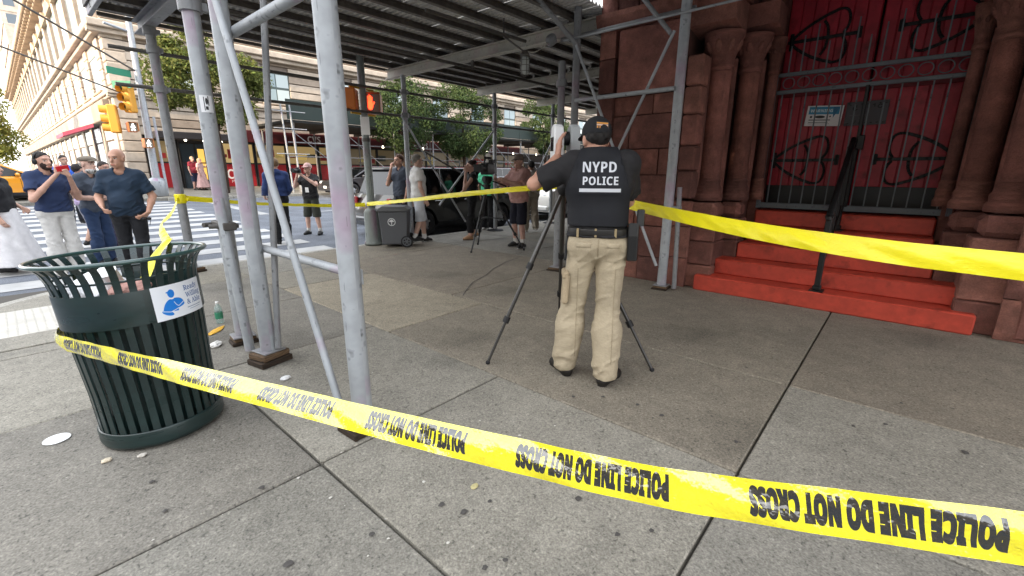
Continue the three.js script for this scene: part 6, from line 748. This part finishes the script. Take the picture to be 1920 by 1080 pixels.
// ---------- vehicles ----------
function vehicle(o) {
  const t = thing(o.name, o.label, o.category ?? 'car', o.pos, o.turn ?? 0, o.group), W = o.W, paint = M(o.color, 0.32, { clearcoat: 1, clearcoatRoughness: 0.05, metalness: o.metal ?? 0.1 }), wx = o.wheels, wr = o.wr ?? 0.34;
  const lower = [[-o.L / 2, 0.3], ...arch(wx[0], wr), ...arch(wx[1], wr), [o.L / 2, 0.3], ...o.front, ...o.rear]; function arch(x, r) { const a = []; for (let k = 0; k <= 10; k++) { const q = Math.PI * (1 - k / 10); a.push([x + Math.cos(q) * (r + 0.06), Math.max(0.3, 0.3 + Math.sin(q) * (r + 0.1))]); } return a; }
  part(t, 'body', toCreasedNormals(extrude(lower, W - 0.16, 0.08).translate(0, 0, -W / 2 + 0.08), 0.6), paint);
  const gh = extrude(o.glass, W - 0.34, 0.05).translate(0, 0, -(W - 0.34) / 2); { const p = gh.attributes.position; for (let i = 0; i < p.count; i++) { const k = (p.getY(i) - o.beltY) / (o.H - o.beltY); p.setZ(i, p.getZ(i) * (1.06 - 0.14 * Math.max(0, k))); } gh.computeVertexNormals(); } part(t, 'window', gh, Mat.glassDark);
  const gx = o.glass, xs = gx.map(p => p[0]).sort((a, b) => a - b), top = gx.filter(p => p[1] > o.H - 0.12), r0 = Math.min(...top.map(p => p[0])), r1 = Math.max(...top.map(p => p[0]));
  part(t, 'roof', cbox(r1 - r0 + 0.1, 0.07, (W - 0.34) * 0.95, 0.03), o.roofColor ? M(o.roofColor, 0.3, { clearcoat: 1, clearcoatRoughness: 0.05 }) : paint, [(r0 + r1) / 2, o.H - 0.005, 0]);
  for (const s of [-1, 1]) { for (const [a, b] of o.pillars) part(t, 'pillar', pipe([a[0], a[1], s * (W / 2 - 0.12)], [b[0], b[1], s * (W / 2 - 0.2)], 0.045, 8), paint); part(t, 'mirror', new THREE.SphereGeometry(0.1, 12, 8).scale(0.7, 0.7, 1.1), paint, [o.mirrorX, o.beltY + 0.08, s * (W / 2 + 0.06)]); for (const h of o.handles) part(t, 'door_handle', cbox(0.2, 0.03, 0.03, 0.008), Mat.chrome, [h, o.beltY - 0.14, s * (W / 2 + 0.012)]); for (const d of o.doors) part(t, 'door_seam', cbox(0.012, 0.52, 0.01, 0.002), Mat.black, [d, o.beltY - 0.32, s * (W / 2)]); part(t, 'sill_trim', cbox(wx[1] - wx[0] - wr * 2.4, 0.12, 0.05, 0.015), Mat.rubber, [(wx[0] + wx[1]) / 2, 0.34, s * (W / 2)]);
    for (const x of wx) { const w = part(t, 'wheel', new THREE.TorusGeometry(wr - 0.1, 0.1, 12, 32).scale(1, 1, 1.05), Mat.rubber, [x, wr, s * (W / 2 - 0.1)]); part(w, 'rim', merge([lathe([[0.001, 0.02], [0.06, 0.03], [0.07, 0.0], [wr - 0.13, -0.02], [wr - 0.09, 0.03]], 24).rotateX(s * Math.PI / 2), ...[0, 1, 2, 3, 4].map(k => boxAt(0.05, wr - 0.1, 0.03, 0, (wr - 0.1) / 2, s * 0.02, 0.01).rotateZ(k * 1.257))]), Mat.silver, [0, 0, s * 0.03]); }
    part(t, 'headlight', new THREE.SphereGeometry(0.16, 14, 8).scale(0.5, 0.6, 1), M(0xdfe6ea, 0.1, { clearcoat: 1 }), [o.L / 2 - 0.1, o.lampY, s * (W / 2 - 0.28)]); part(t, 'tail_light', cbox(0.06, 0.2, 0.16, 0.02), M(0x8c1016, 0.2), [-o.L / 2 + 0.03, o.lampY + 0.12, s * (W / 2 - 0.2)]); }
  part(t, 'grille', cbox(0.05, 0.22, W * 0.5, 0.02), Mat.black, [o.L / 2 - 0.02, o.lampY - 0.04, 0]); part(t, 'bumper', boxUV(cbox(0.12, 0.16, W * 0.9, 0.05)), o.bumper ? M(o.bumper, 0.5) : paint, [o.L / 2, 0.42, 0]); part(t, 'bumper', boxUV(cbox(0.12, 0.16, W * 0.9, 0.05)), o.bumper ? M(o.bumper, 0.5) : paint, [-o.L / 2, 0.45, 0]); part(t, 'number_plate', cbox(0.01, 0.12, 0.3, 0.003), Mat.plasticW, [o.L / 2 + 0.064, 0.48, 0]); part(t, 'underbody', span(-o.L / 2 + 0.3, o.L / 2 - 0.3, 0.2, 0.34, -W / 2 + 0.15, W / 2 - 0.15, 0.02), Mat.black);
  return t;
}
const suv = { name: 'parked_suv', L: 4.9, W: 1.95, H: 1.76, beltY: 1.08, wheels: [-1.5, 1.45], wr: 0.37, lampY: 0.82, front: [[2.45, 0.75], [2.36, 0.98], [1.35, 1.12]], rear: [[-2.36, 1.12], [-2.45, 0.7]], glass: [[-2.3, 1.06], [1.42, 1.08], [0.62, 1.72], [0.3, 1.76], [-1.75, 1.76], [-2.05, 1.68]], pillars: [[[1.4, 1.08], [0.6, 1.72]], [[0.2, 1.08], [0.15, 1.74]], [[-0.85, 1.08], [-0.85, 1.75]], [[-1.75, 1.08], [-1.85, 1.72]]], mirrorX: 1.05, handles: [0.0, -1.05], doors: [0.22, -0.85, 1.2] };
const sedan = { name: 'parked_car', L: 4.7, W: 1.84, H: 1.45, beltY: 0.93, wheels: [-1.35, 1.4], wr: 0.33, lampY: 0.68, front: [[2.35, 0.62], [2.2, 0.8], [1.2, 0.95]], rear: [[-1.75, 0.98], [-2.25, 0.92], [-2.35, 0.62]], glass: [[-1.8, 0.94], [1.3, 0.94], [0.4, 1.4], [0.1, 1.45], [-0.9, 1.45], [-1.2, 1.38]], pillars: [[[1.25, 0.95], [0.4, 1.4]], [[-0.25, 0.95], [-0.25, 1.43]], [[-1.75, 0.96], [-1.1, 1.39]]], mirrorX: 0.85, handles: [-0.15, -1.1], doors: [0.9, -0.25, -1.2] };
const gr = 'cars parked along the side street';
vehicle({ ...suv, label: 'glossy black parked suv at the kerb behind the pedestrians', color: 0x0d0e10, pos: [8.05, roadY(-9.5), -9.52], group: gr }).scale.setScalar(0.92);
vehicle({ ...sedan, label: 'white car in the street behind the lamp pole, bonnet towards the crossing', color: 0xdfe3e6, pos: [9.25, roadY(-11.7), -11.75], turn: Math.PI + 0.04, group: gr });
vehicle({ ...suv, label: 'white suv parked beyond the black suv, by the officer\'s elbow', color: 0xe3e2dc, pos: [14.0, roadY(-9.35), -9.45], turn: Math.PI, group: gr });
vehicle({ ...sedan, label: 'dark car parked across the street before the red shopfront', color: 0x2c2a2d, pos: [13.1, roadY(-21.6), -21.6], turn: Math.PI, group: gr });
vehicle({ ...sedan, label: 'dark grey car parked across the street beyond the others', color: 0x3a3d42, pos: [22.5, roadY(-21.6), -21.6], turn: Math.PI, group: gr });
{ const t = vehicle({ ...sedan, name: 'taxi', label: 'yellow taxi waiting beyond the onlookers at the picture edge', category: 'taxi', color: 0xe79a1c, H: 1.5, pos: [-0.35, roadY(-24.5), -24.6], turn: 0.1 }); part(t, 'roof_sign', cbox(0.22, 0.16, 0.6, 0.04), Mat.plasticW, [-0.3, 1.6, 0]); }

// ---------- trees ----------
function tree(label, x, z, base, cy, rx, ry, rz, n, seed, tint, group) {
  const t = thing('street_tree', label, 'tree', [x, base, z], 0, group), R = rng(seed), bark = M(0x4a3d33, 0.95, { map: T.wood }); const top = cy - base;
  const tr = tubePath([[0, 0, 0], [0.05, top * 0.35, 0.03], [-0.04, top * 0.7, -0.03], [0.02, top, 0]], 0.13, 14, 8); { const p = tr.attributes.position; for (let i = 0; i < p.count; i++) { const k = 1 - 0.6 * Math.min(1, Math.max(0, p.getY(i) / top)); p.setX(i, p.getX(i) * k); p.setZ(i, p.getZ(i) * k); } } part(t, 'trunk', tr, bark);
  const clumps = []; for (let i = 0; i < 46; i++) { const a = R() * 6.283, u = R() * 2 - 1, s = Math.sqrt(1 - u * u), k = 0.55 + 0.45 * Math.sqrt(R()); clumps.push([Math.cos(a) * s * rx * k, top + u * ry * k, Math.sin(a) * s * rz * k, 0.14 + 0.2 * R()]); }
  for (let i = 0; i < 9; i++) { const c = clumps[i * 3]; part(t, 'limb', tubePath([[0, top * (0.45 + 0.04 * i), 0], [c[0] * 0.4, top * 0.6 + c[1] * 0.25, c[2] * 0.4], [c[0], c[1], c[2]]], 0.028, 8, 5), bark); }
  const P = [], N = n; for (let i = 0; i < N; i++) { const c = clumps[Math.floor(R() * clumps.length)]; const a = R() * 6.283, u = R() * 2 - 1, s = Math.sqrt(1 - u * u), k = Math.cbrt(R()) * c[3] * Math.min(rx, ry) * 0.95; const q = V(c[0] + Math.cos(a) * s * k * 1.15, c[1] + u * k, c[2] + Math.sin(a) * s * k * 1.15); const L = 0.06 + 0.055 * R(), w = L * 0.42; const d = V(R() - 0.5, R() * 0.6 - 0.55, R() - 0.5).normalize(), e = V(R() - 0.5, R() - 0.5, R() - 0.5).cross(d).normalize(); const A = q, B = q.clone().addScaledVector(d, L).addScaledVector(e, w), C = q.clone().addScaledVector(d, L * 2), D = q.clone().addScaledVector(d, L).addScaledVector(e, -w); for (const v of [A, B, C, A, C, D]) P.push(v.x, v.y, v.z); }
  const g = new THREE.BufferGeometry(); g.setAttribute('position', new THREE.Float32BufferAttribute(P.flatMap ? P : P, 3)); g.computeVertexNormals(); const col = new Float32Array(P.length); for (let i = 0; i < P.length; i += 18) { const k = 0.7 + 0.6 * R(), y = R() * 0.35; for (let v = 0; v < 6; v++) { col[i + v * 3] = tint[0] * k * (1 + y); col[i + v * 3 + 1] = tint[1] * k; col[i + v * 3 + 2] = tint[2] * k; } } g.setAttribute('color', new THREE.BufferAttribute(col, 3));
  part(t, 'crown', g, leafMat); return t;
}
const leafMat = new THREE.MeshPhysicalMaterial({ vertexColors: true, roughness: 0.85, specularIntensity: 0.35, side: THREE.DoubleSide, transmission: 0.3, thickness: 0 });
const G = [0.045, 0.085, 0.026], tg = 'street trees on the far pavement';
tree('leafy street tree before the corner building, crown above the shop canopy', 7.3, -24.6, 0.4, 5.4, 2.1, 2.3, 1.6, 20000, 3, [0.12, 0.165, 0.04], tg);
tree('bushy street tree behind the pedestrian signal of the lamp pole', 17.0, -23.9, 0.4, 4.9, 2.3, 2.1, 1.7, 17000, 4, G, tg);
tree('wide street tree above the black suv roof', 22.2, -24, 0.4, 5.0, 3.0, 2.3, 1.8, 22000, 5, G, tg);
tree('small street tree seen past the scaffold posts behind the officer', 32, -24.2, 0.4, 5.3, 2.6, 2.3, 1.8, 16000, 6, G, tg);
tree('sunlit green tree on the avenue at the picture edge', 0.1, -40, 0.55, 4.3, 1.7, 2.1, 1.9, 16000, 7, [0.24, 0.29, 0.07], tg);
renderer.render(scene, camera);
